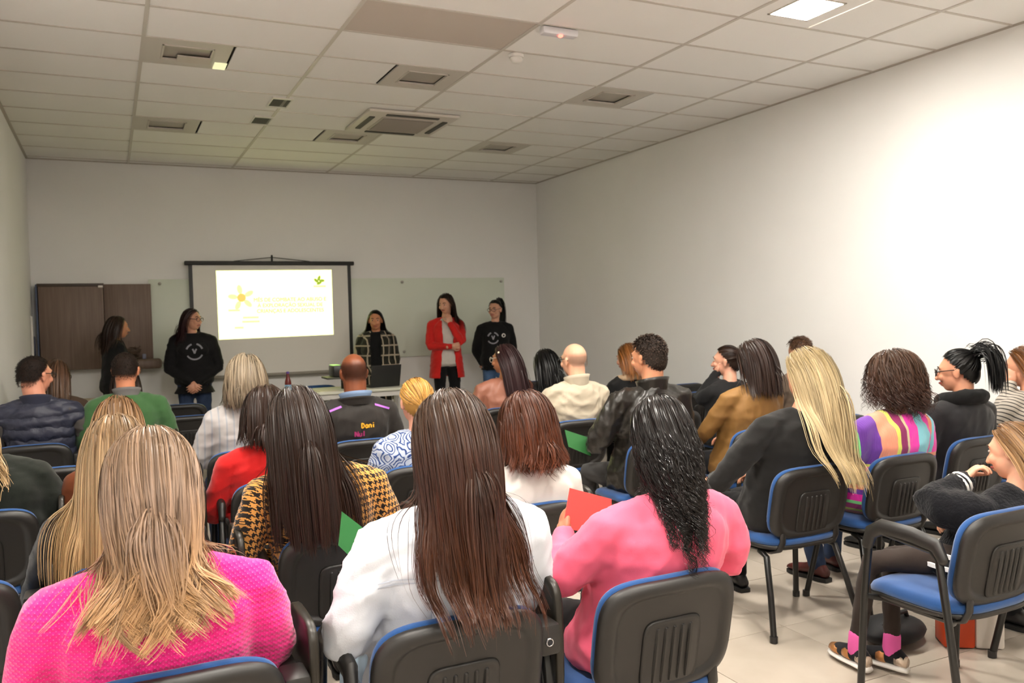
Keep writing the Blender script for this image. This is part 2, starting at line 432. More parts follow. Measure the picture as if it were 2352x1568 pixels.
# low desk at front left
dk = thing('desk', 'low beige desk against the front wall at left', 'desk', (-.3, 10.05, 0))
M_BG = plain('beige_laminate', 'c6b393', .5)
obj('desk_top', MB().box((0, 0, .70), (.86, .5, .03), .004), M_BG, dk)
obj('modesty_panel', MB().box((0, .15, .52), (.80, .018, .3)), plain('pale_panel', 'aba69a', .6), dk, smooth=False)
lg = MB().box((0, 0, 0), (.035, .035, .685), .003).mesh('leg'); lg.materials.append(plain('grey_steel', '9a9790', .4))
for x in (-.4, .4):
    for y in (-.2, .2): obj('leg', lg, None, dk, loc=(x, y, .3425))
# presenter table
tb = thing('table', 'white presenter table in front of the screen', 'table', (2.2, 8.95, 0))
M_TW = plain('white_laminate', 'cfd0c0', .35)
obj('table_top', MB().box((0, 0, .745), (1.55, .62, .03), .005), M_TW, tb)
obj('front_panel', MB().box((-.3, .2, .58), (.9, .018, .28)), plain('white_panel', 'b9b7b0', .5), tb, smooth=False)
lg = MB().box((0, 0, 0), (.045, .045, .73), .004).mesh('leg'); lg.materials.append(plain('white_steel', 'c9c7c2', .4))
for x in (-.74, .74):
    for y in (-.27, .27): obj('leg', lg, None, tb, loc=(x, y, .365))
ap = MB()
for y in (-.27, .27): ap.box((0, y, .70), (1.48, .03, .05))
for x in (-.74, .74): ap.box((x, 0, .70), (.03, .54, .05))
obj('apron', ap, plain('white_steel', 'c9c7c2'), tb, smooth=False)
lp = thing('laptop', 'black laptop open on the right of the presenter table', 'laptop', (2.68, 8.92, .76), math.radians(8))
obj('base', MB().box((0, 0.02, .009), (.35, .24, .018), .004), plain('laptop_black', '1b1b1b', .4), lp)
R_ = np.array(Matrix.Rotation(math.radians(-14), 3, 'X'))
obj('lid', MB().box((0, -.125, .125), (.35, .012, .24), .004, R_.T), plain('laptop_lid', '222221', .4), lp)
obj('key_tray', MB().box((0, .03, .0185), (.30, .12, .002)), plain('laptop_keys', '101010', .6), lp, smooth=False)
# projector on its stand
st = thing('projector_stand', 'dark projector stand with small tray on the table', 'stand', (2.24, 8.95, .76))
obj('tray', MB().box((0, 0, .125), (.36, .28, .02), .004), plain('tray_dark', '3b3c30', .5), st)
obj('stem', MB().tube([(0.05, 0, 0.008), (0.05, 0, .12)], .05, 12), M_BLK, st)
pj = thing('projector', 'black projector with painted green glow on its top, on the table stand', 'projector', (2.27, 8.95, .895))
obj('body', MB().box((0, 0, .062), (.27, .22, .122), .014), plain('projector_black', '1d1d1b', .35), pj)
obj('lens', MB().tube([(-.02, .10, .06), (-.02, .135, .06)], .032, 16), plain('lens_grey', '55565a', .2, .3), pj)
obj('top_glow_strip', MB().box((-.09, -.0, .1245), (.08, .18, .006), .002), emit('painted_green_glow', (.55, 1.0, .25), .8), pj)  # glowing strip stands in for green light on the projector's top
obj('lens_cover', MB().ell((.06, -.112, .07), (.016, .008, .02)), M_WHITE, pj)
# bottle
bt = thing('bottle', 'red soft drink bottle with blue label on the table', 'bottle', (1.66, 8.86, .76))
a = np.linspace(0, 2*np.pi, 18, endpoint=False); ring = lambda r_, z: np.stack([r_*np.cos(a), r_*np.sin(a), np.full(18, z)], 1)
obj('glass', MB().loft([ring(.028, 0), ring(.034, .008), ring(.034, .10), ring(.03, .125), ring(.016, .175), ring(.014, .20)]), plain('red_drink', '6e2420', .15), bt)
obj('label', MB().loft([ring(.0348, .02), ring(.0348, .085)], cap=False), plain('blue_label', '8fc3e4', .5), bt)
obj('cap', MB().loft([ring(.016, .20), ring(.0165, .218), ring(.012, .222)]), plain('purple_cap', '6a4ba0', .4), bt)
pp = MB().box((2.05, 8.80, .7635), (.21, .297, .004), .0)
tag(obj('paper', pp, plain('paper_white', 'e4e0c8', .7), smooth=False), 'sheet of white paper lying on the presenter table', 'paper')

# ------------------------------------------------------------------ chairs
M_PL = plain('black_plastic', '1d1b19', .42, 0, .5, bump=.25, bscale=900)
M_BL = cloth('blue_upholstery', '234a80', .9, .3, .35, 500)
M_TUBE = plain('black_tube', '12110f', .3, 0, .5)
M_TAB = plain('tablet_black', '242019', .35, .2, .5, bump=.2, bscale=700)
M_STEEL = plain('steel_bolt', 'b8b8bd', .25, .9)
def squircle(w_, h_, n=4.2, k=44):
    a = np.linspace(0, 2*np.pi, k, endpoint=False); c, s_ = np.cos(a), np.sin(a)
    return np.stack([w_/2*np.sign(c)*np.abs(c)**(2/n), h_/2*np.sign(s_)*np.abs(s_)**(2/n)], 1)
def plate(w_, h_, prof, bend=.35, n=4.2):
    """prof: list of (inset, y) going from the rear centre to the front centre; outline in xz"""
    rings = []
    for ins, y in prof:
        q = squircle(max(w_-2*ins, .004), max(h_-2*ins*h_/w_, .003), n)
        rings.append(np.stack([q[:, 0], y+bend*q[:, 0]**2, q[:, 1]], 1))
    return rings
LEAN = math.radians(11)
def lean(V):   # chair back plane: local plate centred -> leaned and lifted
    c, s_ = math.cos(LEAN), math.sin(LEAN); V = np.asarray(V)
    return np.stack([V[:, 0], V[:, 1]*c-V[:, 2]*s_+.052, V[:, 1]*s_+V[:, 2]*c+.605], 1)
def make_chair(label, arms=0):
    r = thing('chair', label, 'chair')
    W_, H_ = .465, .345
    rings = plate(W_, H_, [(.228, .0), (.12, .0), (.062, .001), (.052, .0), (.047, -.008), (.03, -.011), (.012, -.006), (.003, .003), (0, .014), (.006, .024), (.1, .024), (.228, .024)])
    m = MB().loft([lean(q) for q in rings]); obj('back_shell', m, M_PL, r, smooth='all')
    rings = plate(.455, .342, [(.22, .024), (.02, .024), (.004, .030), (.0, .040), (.008, .052), (.035, .060), (.1, .062), (.225, .062)])
    obj('back_cushion', MB().loft([lean(q) for q in rings]), M_BL, r, smooth='all')
    # ribbed centre panel
    rings = plate(.20, .215, [(.098, -.008), (.016, -.008), (.010, -.0055), (.005, -.0075), (.0, .002)], .35, 6)
    rings = [q+np.array([0, 0, -.045]) for q in rings]
    pn = obj('rear_panel', MB().loft([lean(q) for q in rings[::-1]]), M_PL, r, smooth='all')
    rb = MB()
    for k in range(5):
        x = -.056+k*.028
        P = lean(np.array([(x, -.0105+.35*x*x, -.125), (x, -.0125+.35*x*x, -.07), (x, -.0125+.35*x*x, .0), (x, -.0105+.35*x*x, .035)]))
        rb.tube(P+np.array([0, .0035, 0]), .0065, 6)
    obj('ribs', rb, M_PL, pn)
    # seat
    a = squircle(.47, .45, 3.6)
    def sr(ins, z, dip=0): 
        q = a*(1-ins); yy = q[:, 1]
        return np.stack([q[:, 0], yy+.30, np.full(len(q), z)+dip*(q[:, 0]/.235)**2+np.where(yy > .12, -(yy-.12)*.25, 0)], 1)
    obj('seat_pan', MB().loft([sr(.6, .388), sr(.1, .388), sr(.02, .395), sr(.0, .408), sr(.02, .415)]), M_PL, r, smooth='all')
    obj('seat_cushion', MB().loft([sr(.03, .412), sr(.0, .42), sr(-.005, .434), sr(.03, .448), sr(.12, .456), sr(.5, .452), sr(.95, .450)]), M_BL, r, smooth='all')
    for s_ in (-1, 1):
        obj('back_support', MB().tube([(s_*.165, .085, .47), (s_*.168, .085, .43), (s_*.17, .105, .392), (s_*.17, .16, .372), (s_*.17, .30, .370)], .017, 8, flat=(1, .6)), M_PL, r)
        if not arms:
            obj('rear_leg', MB().tube([(s_*.20, .20, .375), (s_*.215, .14, .36), (s_*.24, .09, .20), (s_*.27, .04, .004)], .0145, 10), M_TUBE, r)
            obj('front_leg', MB().tube([(s_*.20, .36, .375), (s_*.215, .40, .36), (s_*.24, .425, .20), (s_*.27, .455, .004)], .0145, 10), M_TUBE, r)
        else:
            obj('rear_leg', MB().tube([(s_*.275, .03, .004), (s_*.27, .09, .40), (s_*.265, .13, .62), (s_*.262, .16, .645)], .0145, 10), M_TUBE, r)
            obj('front_leg', MB().tube([(s_*.275, .47, .004), (s_*.27, .45, .40), (s_*.265, .425, .64), (s_*.262, .38, .665), (s_*.262, .16, .645)], .0145, 10), M_TUBE, r)
            if not (arms == 2 and s_ == 1):
                obj('armrest', MB().tube([(s_*.268, .435, .60), (s_*.263, .42, .652), (s_*.262, .37, .682), (s_*.262, .24, .68), (s_*.262, .14, .662), (s_*.266, .115, .62)], [.02, .025, .027, .027, .025, .02], 12, flat=(.75, 1.15)), M_PL, r)
            obj('side_rail', MB().tube([(s_*.27, .09, .40), (s_*.2, .12, .385), (s_*.2, .42, .385), (s_*.27, .45, .40)], .012, 8), M_TUBE, r)
    ft = MB().tube([(0, 0, 0.002), (0, 0, .03)], .018, 10, ends=False).mesh('foot_cap'); ft.materials.append(M_PL)
    for s_ in (-1, 1):
        for y in ((.042, .454) if not arms else (.032, .47)): obj('foot_cap', ft, None, r, loc=(s_*.27 if not arms else s_*.275, y, 0))
    if arms == 2:   # stowed writing tablet on the right
        q = squircle(.26, .34, 5, 32)
        def tr_(ins, x): k = 1-ins; return np.stack([np.full(32, x), .245+q[:, 0]*k, .625+q[:, 1]*k], 1)
        obj('writing_tablet', MB().loft([tr_(.1, .296), tr_(.02, .296), tr_(0, .300), tr_(0, .316), tr_(.02, .320), tr_(.1, .320)]), M_TAB, r, smooth='all')
        pv = obj('pivot_block', MB().box((.262, .13, .655), (.062, .10, .085), .012), M_PL, r)
        a2 = np.linspace(0, 2*np.pi, 20, endpoint=False)
        rg = MB().tube([(.256+.0095*math.cos(t_), .078, .652+.0095*math.sin(t_)) for t_ in np.linspace(0, 2*np.pi, 19)], .0024, 6, ends=False)
        obj('bolt', rg, M_STEEL, pv)
        obj('bolt_head', MB().tube([(.256, .0795, .652), (.256, .076, .652)], .007, 12, ends=False), plain('bolt_dark', '33343a', .3, .7), pv)
        obj('armrest', MB().box((.262, .29, .672), (.045, .26, .026), .01, seg=2), M_PL, r)
    return r
PROTO = {}
def chair(X, Y, label, arms=0, rz=0.0):
    if arms not in PROTO:
        PROTO[arms] = make_chair(label, arms); c = PROTO[arms]; c['group'] = 'blue upholstered chairs in the audience rows'
        c.location = (X, Y, 0); c.rotation_euler = (0, 0, math.radians(rz)); return c
    return dup(PROTO[arms], (X, Y, 0), math.radians(rz), label, 'blue upholstered chairs in the audience rows')
# ------------------------------------------------------------------ people
QUEUE = []      # remesh jobs: dict(obj, pieces=[(MB, voxel, smooth)], wr)
def remesh_obj(name, parent, mat, pieces, wr=0.0, wseed=0):
    o = bpy.data.objects.new(name, bpy.data.meshes.new(name)); COL.objects.link(o); o.parent = parent
    QUEUE.append((o, mat, pieces, wr, wseed)); return o
DECALS = []     # (obj, MB in person-local xz, garment obj, side)
def wrinkle(P, seed, amp):
    g = np.random.default_rng(seed); out = np.zeros(len(P)); wp = P.copy()
    for k in range(3):
        d = g.normal(size=3)*6; wp = wp+.05*np.sin(P@d+g.uniform(0, 6))[:, None]*g.normal(size=3)
    for k in range(7):
        d = g.normal(size=3); d[2] *= 1.6; d /= np.linalg.norm(d); f = g.uniform(16, 48)
        s_ = np.sin(wp@d*f+g.uniform(0, 6.28)); out += (1-np.abs(s_))**2*(20/f)-.33*(20/f)
    return out*amp
def flush():
    tmp = []
    for o, mat, pieces, wr, ws in QUEUE:
        row = []
        for mb, vox, sm in pieces:
            t_ = bpy.data.objects.new('tmp', mb.mesh('tmp')); COL.objects.link(t_)
            m = t_.modifiers.new('r', 'REMESH'); m.mode = 'VOXEL'; m.voxel_size = vox; m.use_smooth_shade = True
            if sm: m2 = t_.modifiers.new('s', 'SMOOTH'); m2.factor = .5; m2.iterations = sm
            row.append(t_)
        tmp.append(row)
    dg = bpy.context.evaluated_depsgraph_get(); dg.update()
    for (o, mat, pieces, wr, ws), row in zip(QUEUE, tmp):
        Vs, Fs, n = [], [], 0
        for t_ in row:
            me = t_.evaluated_get(dg).data
            k = len(me.vertices); V = np.empty(k*3, np.float32); me.vertices.foreach_get('co', V); V = V.reshape(-1, 3).astype(float)
            li = np.empty(len(me.loops), np.int32); me.loops.foreach_get('vertex_index', li)
            if wr:
                N = np.empty(k*3, np.float32); me.vertices.foreach_get('normal', N); V = V+N.reshape(-1, 3)*wrinkle(V, ws, wr)[:, None]
            Vs.append(V); Fs.append(li.reshape(-1, 4)+n); n += k
        V = np.concatenate(Vs); F = np.concatenate(Fs); me = o.data
        me.vertices.add(len(V)); me.vertices.foreach_set('co', V.ravel().astype(np.float32))
        me.loops.add(F.size); me.loops.foreach_set('vertex_index', F.ravel().astype(np.int32))
        me.polygons.add(len(F)); me.polygons.foreach_set('loop_start', np.arange(0, F.size, 4, dtype=np.int32))
        me.update(calc_edges=True); smooth_mesh(me); me.materials.append(mat)
    for o in TEXTS:
        ev = o.evaluated_get(dg); me = bpy.data.meshes.new_from_object(ev); n = bpy.data.objects.new(o.name, me)
        COL.objects.link(n); n.parent = o.parent; n.location = o.location; n.rotation_euler = o.rotation_euler; n.scale = o.scale
        for k in o.keys(): n[k] = o[k]
        o['dead'] = 1
        n.name = o.name.split('.')[0]
        o.hide_render = True; KILL.append(o)
        if 'proj' in n.keys():
            pass
    for row in tmp:
        for t_ in row:
            me = t_.data; bpy.data.objects.remove(t_); bpy.data.meshes.remove(me)
    for o in KILL: bpy.data.objects.remove(o)
    for o, mb, gar, side in DECALS:
        me = gar.data; bvh = BVHTree.FromPolygons([v.co[:] for v in me.vertices], [tuple(p.vertices) for p in me.polygons])
        V = mb.verts().copy()
        for i in range(len(V)):
            hit = bvh.ray_cast(Vector((V[i, 0], side*1.0, V[i, 2])), Vector((0, -side, 0)))
            V[i, 1] = (hit[0].y if hit[0] is not None else side*.1)+side*.003
        o.data.vertices.foreach_set('co', V.ravel().astype(np.float32)); o.data.update()
KILL = []
def cowl(p, mat, r=.10, th=.04, rx=1.2, z0=0.0, name='hood', tilt=.2):
    a = np.linspace(0, 2*np.pi, 33); c = p['P1']+np.array([0, .01, z0]); P = [c+np.array([r*rx*math.cos(t), r*math.sin(t), -tilt*r*math.sin(t)]) for t in a]
    mb = MB(); mb.tube(P, th, 12, ends=False); return remesh_obj(name, p['root'], mat, [(mb, .011, 3)], .004, 5)
def stubble(p, mat, top):
    V, F, col = cap_part(p, .0016, nu=64, nv=48); d = ((V-p['C'])@p['R']/p['hs']-HO)/HR
    lo = np.interp(d[:, 1], HL_Y, HL_Z); col[:, 2] = np.clip((top-d[:, 2])/.35, 0, 1)*np.clip((d[:, 2]-lo)/.16, 0, 1); return hair_mesh(p['root'], 'shaved_hair', mat, [(V, F, col)])
def cropped(p, key, hexc, L=.008, n=1600, seed=1):
    V, F, col = cap_part(p, .004, nu=64, nv=48); d = ((V-p['C'])@p['R']/p['hs']-HO)/HR
    col[:, 2] = np.clip((d[:, 2]-np.interp(d[:, 1], HL_Y, HL_Z)*1.0)/.22, 0, 1); g = np.random.default_rng(seed); C, R, s = p['C'], p['R'], p['hs']
    D = scalp_dirs(g, n, .10); q = hmap(D, .003)+HO; dr = D*.6+g.normal(size=(n, 3))*.4+np.array([0, -.2, -.4]); t = np.linspace(0, 1, 3)[None, :, None]; Q = C+((q[:, None]+dr[:, None]*L*t)*s)@R.T
    r_ = ribbons(Q, .0024, np.broadcast_to(C, Q.shape), g, .8); r_[2][:, 2] = 1; return hair_mesh(p['root'], 'cropped_hair', stubmat(key, hexc, .93), [(V, F, col), r_])
def stubmat(name, hexc, amt):
    t = NT(name); t.set(lin(hexc), .7, 0, .2); a = t.n('ShaderNodeAttribute', attribute_name='tone'); sp = t.n('ShaderNodeSeparateColor'); t.l(a.outputs['Color'], sp.inputs[0])
    t.l(t.math('MULTIPLY', sp.outputs[2], amt), t.b.inputs['Alpha']); return t.m
def decal(name, mb, mat, parent, gar, side):
    o = obj(name, mb, mat, parent, smooth='all'); DECALS.append((o, mb, gar, side)); return o
def strip(mb, pts, wd):   # flat strip along xz polyline
    P = np.asarray(pts, float); T = np.gradient(P, axis=0); T /= np.linalg.norm(T, axis=1)[:, None]+1e-9; N = np.stack([-T[:, 1], T[:, 0]], 1)*wd/2
    a, b = P+N, P-N; k = len(P)
    V = np.concatenate([np.stack([a[:, 0], np.zeros(k), a[:, 1]], 1), np.stack([b[:, 0], np.zeros(k), b[:, 1]], 1)])
    mb.add(V, [(i, i+1, k+i+1, k+i) for i in range(k-1)])
def hand(mb, w_, d, nrm, side, curl=.5, s=1.0):
    w_, d, nrm = (np.asarray(q, float) for q in (w_, d, nrm)); d = d/np.linalg.norm(d)
    nrm = nrm-d*(nrm@d); nrm /= np.linalg.norm(nrm); ac = np.cross(d, nrm)*side
    R = np.stack([ac, d, nrm], 1)
    mb.ell(w_+d*.045*s, np.array([.040, .055, .017])*s, R, 14, 10)
    mb.tube([w_-d*.04*s, w_, w_+d*.03*s], np.array([.026, .024, .026])*s, 10, flat=(1, 1))
    for k, (off, L) in enumerate(((-.033, .066), (-.011, .076), (.011, .072), (.032, .058))):
        p = w_+(d*.078+ac*off)*s-d*abs(off)*.25; P = [p]; ang = 0; dd = d
        for q in range(3):
            ang += curl*(.55, .95, .7)[q]; dd = d*math.cos(ang)+nrm*math.sin(ang)+ac*off*.9; p = p+dd*L*s*(.45, .32, .25)[q]; P.append(p)
        mb.tube(P, np.array([.0095, .0088, .0080, .0068])*s, 8)
    p = w_+(d*.025-ac*.030)*s; P = [p, p+(d*.030-ac*.026+nrm*.010)*s, p+(d*.060-ac*.030+nrm*.022*(1+curl))*s, p+(d*.078-ac*.024+nrm*.032*(1+curl))*s]
    mb.tube(P, np.array([.0125, .0115, .0098, .0078])*s, 8)
def super_ring(c, hw, hd, n=26, ex=2.5, a0=0.0, a1=2*np.pi, tilt=0.0):
    full = abs(a1-a0-2*np.pi) < 1e-6
    a = np.linspace(a0, a1, n, endpoint=not full)
    x = hw*np.sign(np.cos(a))*np.abs(np.cos(a))**(2/ex); y = hd*np.sign(np.sin(a))*np.abs(np.sin(a))**(2/ex)
    return np.stack([c[0]+x, c[1]+y, np.full(n, c[2])+y*tilt], 1)
PROF = [(-.06, .15, .11), (0, .185, .15), (.12, .19, .155), (.3, .168, .135), (.5, .165, .125), (.66, .178, .125), (.78, .176, .112), (.87, .145, .096), (.94, .098, .080), (1.0, .064, .066)]
def head_shape(mb, C, R, s=1.0, face=True, ears=True):
    def e(c, r): mb.ell(C+R@(np.array(c)*s), np.array(r)*s, R, 20, 14)
    e((0, -.012, .026), (.0755, .096, .089)); e((0, .022, -.035), (.0625, .072, .078)); e((0, .045, -.085), (.034, .038, .026)); e((0, .02, .01), (.069, .078, .075))
    if face:
        mb.tube([C+R@(np.array(q)*s) for q in ((0, .088, .012), (0, .104, -.014), (0, .113, -.034))], np.array([.008, .0105, .014])*s, 8)
        e((.016, .098, -.036), (.010, .010, .008)); e((-.016, .098, -.036), (.010, .010, .008))
        e((.034, .076, -.026), (.024, .020, .024)); e((-.034, .076, -.026), (.024, .020, .024)); e((0, .080, .030), (.052, .016, .013)); e((0, .088, -.066), (.024, .013, .013))
    if ears:
        for q in (-1, 1):
            e((q*.078, -.008, -.010), (.010, .019, .031)); e((q*.083, -.016, .004), (.008, .014, .020))
PEOPLE = {}
def person(key, label, X, Y, rz=0, ht=1.28, stand=False, b=1.0, sw=1.0, ab=1.0, px=0.0, py=0.0, hx=0.0, hy=0.0, yaw=0, pitch=8, roll=0, hs=1.0,
           skin='c98f72', top=None, topname='sweater', legs=None, shoe='1b1a1a', arms=None, armr=1.0, vox=.012, wr=.004, bust=0, face=False, ears=True, hem=None, coat=None, inner=None,
           sleeve=None, nofeet=False, knee=None, neck=1.0, hands=True, curl=.6, legsw=1.0, sdrop=0.0, feet=None, ex=2.5, lean_mid=0.0):
    root = thing('person', label, 'person', (X, Y, 0), math.radians(rz))
    seed = sum(ord(c) for c in key)*7
    zs = ht-.355*hs*(1 if not stand else ht/1.68)-sdrop
    if stand: P0 = np.array([0, 0, .515*ht]); P1 = np.array([px, .01+py, zs+.085])
    else: ys_ = .12*(b-1); P0 = np.array([px*.25, .27+ys_, .475]); P1 = np.array([px, .175+py+ys_*.6, zs+.085])
    def cen(t):
        c = P0+(P1-P0)*t; c = c.copy()
        c[1] += (.005+lean_mid)*math.sin(math.pi*min(max(t, 0), 1)) if not stand else 0.0
        return c
    def prof(t): return np.interp(t, [q[0] for q in PROF], [q[1] for q in PROF]), np.interp(t, [q[0] for q in PROF], [q[2] for q in PROF])
    C = np.array([px+hx, P1[1]+.035+hy, ht-.117*hs]); R = rotm(yaw, pitch, roll)
    bw = lambda t, q: q*(b if t < .9 else 1+(b-1)*.3)
    SJ = {s_: cen(.80)+np.array([s_*(.168*sw), -.005, 0]) for s_ in (-1, 1)}
    for s_ in SJ: SJ[s_][2] = zs
    if arms is None: arms = {}
    A = {}
    for s_ in (-1, 1):
        if s_ in arms: e_, w_, d_, n_ = [np.array(q, float) for q in arms[s_]]
        elif stand: e_, w_, d_, n_ = SJ[s_]+[s_*.045, -.03, -.29], SJ[s_]+[s_*.03, .04, -.53], np.array([0, .15, -1.]), np.array([-s_, 0, 0.])
        else: e_, w_, d_, n_ = np.array([px*.6+s_*.225*sw*1.05, .26, zs-.235]), np.array([s_*.10, .47, .66]), np.array([-s_*.5, .8, -.1]), np.array([0, 0, -1.])
        A[s_] = (SJ[s_], e_, w_, d_, n_)
    # ---- legs
    L = {}
    for s_ in (-1, 1):
        if stand: L[s_] = [np.array(q) for q in ((s_*.088, 0, .50*ht), (s_*.098, .012, .275*ht), (s_*.105, -.02, .055*ht))]
        else:
            kn = np.array([s_*.13, .69, .50]) if knee is None else np.array(knee[s_]); an = np.array([s_*.12, .70, .085]) if feet is None else np.array(feet[s_])
            L[s_] = [np.array((s_*.09+px*.25, .27, .53)), kn, an]
    # ---- skin body: one mesh
    hb = MB(); head_shape(hb, C, R, hs, face, ears)
    nb = P1+np.array([0, 0, -.03]); hbm = C+R@np.array([0, -.022, -.05])*hs
    hb.tube([hbm, (hbm+nb)/2+np.array([0, -.004, 0]), nb, nb+np.array([0, 0, -.06])], np.array([.054, .052, .058, .052])*neck*hs, 16)
    hb.ell(cen(.86)+[0, .02, 0], (.10*b, .055, .06))
    tb_ = MB(); tb_.loft([super_ring(cen(t), q*b*.86, d*b*.84) for t, q, d in PROF if t < .93])
    for s_ in (-1, 1):
        sj, e_, w_, d_, n_ = A[s_]
        tb_.tube([sj-[s_*.05, 0, 0], sj, (sj+e_)/2, e_, (e_+w_)/2, w_], np.array([.05, .048, .042, .036, .034, .025])*ab, 10)
        tb_.tube([L[s_][0], (L[s_][0]+L[s_][1])/2, L[s_][1], (L[s_][1]*.6+L[s_][2]*.4), L[s_][2]], np.array([.075, .065, .05, .045, .033])*legsw, 10)
    pcs = [(hb, .0062 if face else .0078, 3), (tb_, .028, 2)]
    if hands:
        for s_ in (-1, 1):
            hm_ = MB(); hand(hm_, A[s_][2], A[s_][3], A[s_][4], s_, curl, hs); pcs.append((hm_, .0048, 2))
    body = remesh_obj('body', root, skinmat(skin), pcs)
    # ---- top garment
    tops = []
    g = MB(); t0 = -.06 if hem is None else hem
    ts = [t for t, _, _ in PROF if t > t0+.02]; ts = [t0]+ts
    rings = []
    for t in ts:
        q, d = prof(max(t, -.06)) if t >= -.06 else (PROF[1][1]*1.0, PROF[1][2])
        c = cen(t) if t >= 0 or not stand else P0+(P1-P0)*t
        fl = 1.0+max(0, -t)*.25
        rings.append((c, bw(t, q)*fl+.008, bw(t, d)*fl+.008))
    def torso(gm, rs): gm.loft([super_ring(c, q, d, ex=ex) for c, q, d in rs])
    def sleeves(gm, rr=1.0, upto=1.0):
        for s_ in (-1, 1):
            sj, e_, w_, d_, n_ = A[s_]; ar = np.array([.060, .063, .055, .053, .046, .036])*ab*armr*rr
            nk = cen(.93)+[s_*.05, 0, .0]
            gm.tube([nk, (nk+sj)/2+[0, 0, .004], sj], np.array([.055, .060, .062])*(.5+.5*b)*rr, 12)
            if upto >= 1: gm.tube([sj, sj*.55+e_*.45, sj*.1+e_*.9, e_, e_*.45+w_*.55, w_], ar, 12)
            else: gm.tube([sj, sj+(e_-sj)*upto], ar[:2], 12)
    def busts(gm):
        if bust:
            for s_ in (-1, 1): gm.ell(cen(.66)+[s_*.078*b, .085*b, 0], (.072*bust, .062*bust, .075*bust))
    if coat:   # open front coat over an inner top
        gi = MB(); torso(gi, rings); busts(gi); tops.append(remesh_obj('inner_top', root, inner, [(gi, vox, 3)], wr, seed+1))
        gap0, gap1 = coat.get('gap', (.05, .11)); hemt = coat.get('hem', -.35); th = .018
        rs = []
        for t in np.linspace(hemt, .955, 12):
            q, d = prof(max(min(t, 1), .02)); c = cen(t) if t >= 0 else P0+(P1-P0)*t
            fl = 1+max(0, .1-t)*.35; hw, hd = bw(t, q)*fl+.022, bw(t, d)*fl+.024+(.03*bust if .45 < t < .85 else 0)
            gp = np.interp(t, [hemt, .45, .955], [gap1, gap0, gap0*1.0+.01])
            a = math.acos(min(.95, gp/hw)) if gp < hw else .3
            o_ = super_ring(c, hw, hd, 30, ex, math.pi-a, a+2*math.pi); i_ = super_ring(c, hw-th, hd-th, 30, ex, math.pi-a, a+2*math.pi)
            rs.append(np.concatenate([o_, i_[::-1]]))
        gc = MB(); gc.loft(rs); sleeves(gc, 1.06)
        garment = remesh_obj(topname, root, top, [(gc, .0085, 3)], wr, seed+2)
    else:
        if sleeve:      # vest: separate sleeves
            gs_ = MB(); sleeves(gs_, .97); remesh_obj('shirt_sleeves', root, sleeve, [(gs_, vox, 3)], wr, seed+5)
            torso(g, rings); sleeves(g, 1.08, .12); busts(g)
        else: torso(g, rings); sleeves(g); busts(g)
        garment = remesh_obj(topname, root, top, [(g, vox, 3)], wr, seed+2)
    # ---- trousers + shoes
    if legs is not None:
        lgm = MB(); q = [(0, .185, .15), (.12, .185, .15)] if not stand else [(-.08, .165, .12), (0, .18, .135), (.12, .17, .125), (.26, .155, .115)]
        lgm.loft([super_ring(P0+(P1-P0)*t if stand else cen(t), bw(t, a_)-.004, bw(t, d_)-.004) for t, a_, d_ in q])
        for s_ in (-1, 1):
            h_, k_, a_ = L[s_]
            lgm.tube([h_, (h_+k_)/2, k_, k_*.6+a_*.4, a_], np.array([.092, .080, .062, .056, .047])*legsw*(.6+.4*b), 12)
        remesh_obj('trousers', root, legs, [(lgm, .016, 3)], .003, seed+3)
    if not nofeet:
        for s_ in (-1, 1):
            a_ = L[s_][2]; fm_ = MB(); d = np.array([s_*.12, 1, 0]); d /= np.linalg.norm(d)
            fr = [(-.065, .026, .05), (-.03, .036, .085), (.03, .036, .075), (.09, .042, .052), (.15, .042, .04), (.185, .03, .026)]
            rgs = []
            for o_, w2, h_ in fr:
                c = np.array([a_[0], a_[1], 0])+d*o_; a2 = np.linspace(0, 2*np.pi, 14, endpoint=False); sd = np.array([d[1], -d[0], 0])
                rgs.append(c+np.cos(a2)[:, None]*sd*w2+np.stack([np.zeros(14), np.zeros(14), .022+h_*.5+np.sin(a2)*h_*.5], 1))
            sh_ = obj('shoe', MB().loft(rgs), plain('shoe_'+shoe, shoe, .4), root, smooth='all')
            sq = [(-.075, .028), (-.04, .038), (.03, .036), (.09, .043), (.15, .043), (.19, .026)]
            lo = [np.array([a_[0], a_[1], 0])+d*o_+np.array([d[1], -d[0], 0])*w2*q_ for q_, seq in ((1, sq), (-1, sq[::-1])) for o_, w2 in seq]
            lo = np.array(lo); obj('sole', MB().loft([lo+[0, 0, .002], lo+[0, 0, .022]]), plain('shoe_sole', '141312', .6), sh_, smooth=False)
    info = dict(root=root, C=C, R=R, hs=hs, P1=P1, cen=cen, SJ=SJ, A=A, b=b, zs=zs, garment=garment, stand=stand, ht=ht, L=L, prof=prof, bw=bw, body=body)
    if face: face_parts(info)
    PEOPLE[key] = info; return info
def skinmat(h):
    k = 'skin_'+h
    if k in MATS: return MATS[k]
    t = NT(k); c = lin(h); t.set(c, .42, 0, .45); n = t.noise(14, 4)
    r = t.ramp(n.outputs[0], [(.3, shade(c, .93)), (.7, shade(c, 1.06))]); t.l(r.outputs[0], t.b.inputs['Base Color'])
    t.b.inputs['Subsurface Weight'].default_value = .08; t.b.inputs['Subsurface Radius'].default_value = (.012, .005, .003)
    MATS[k] = t.m; return t.m
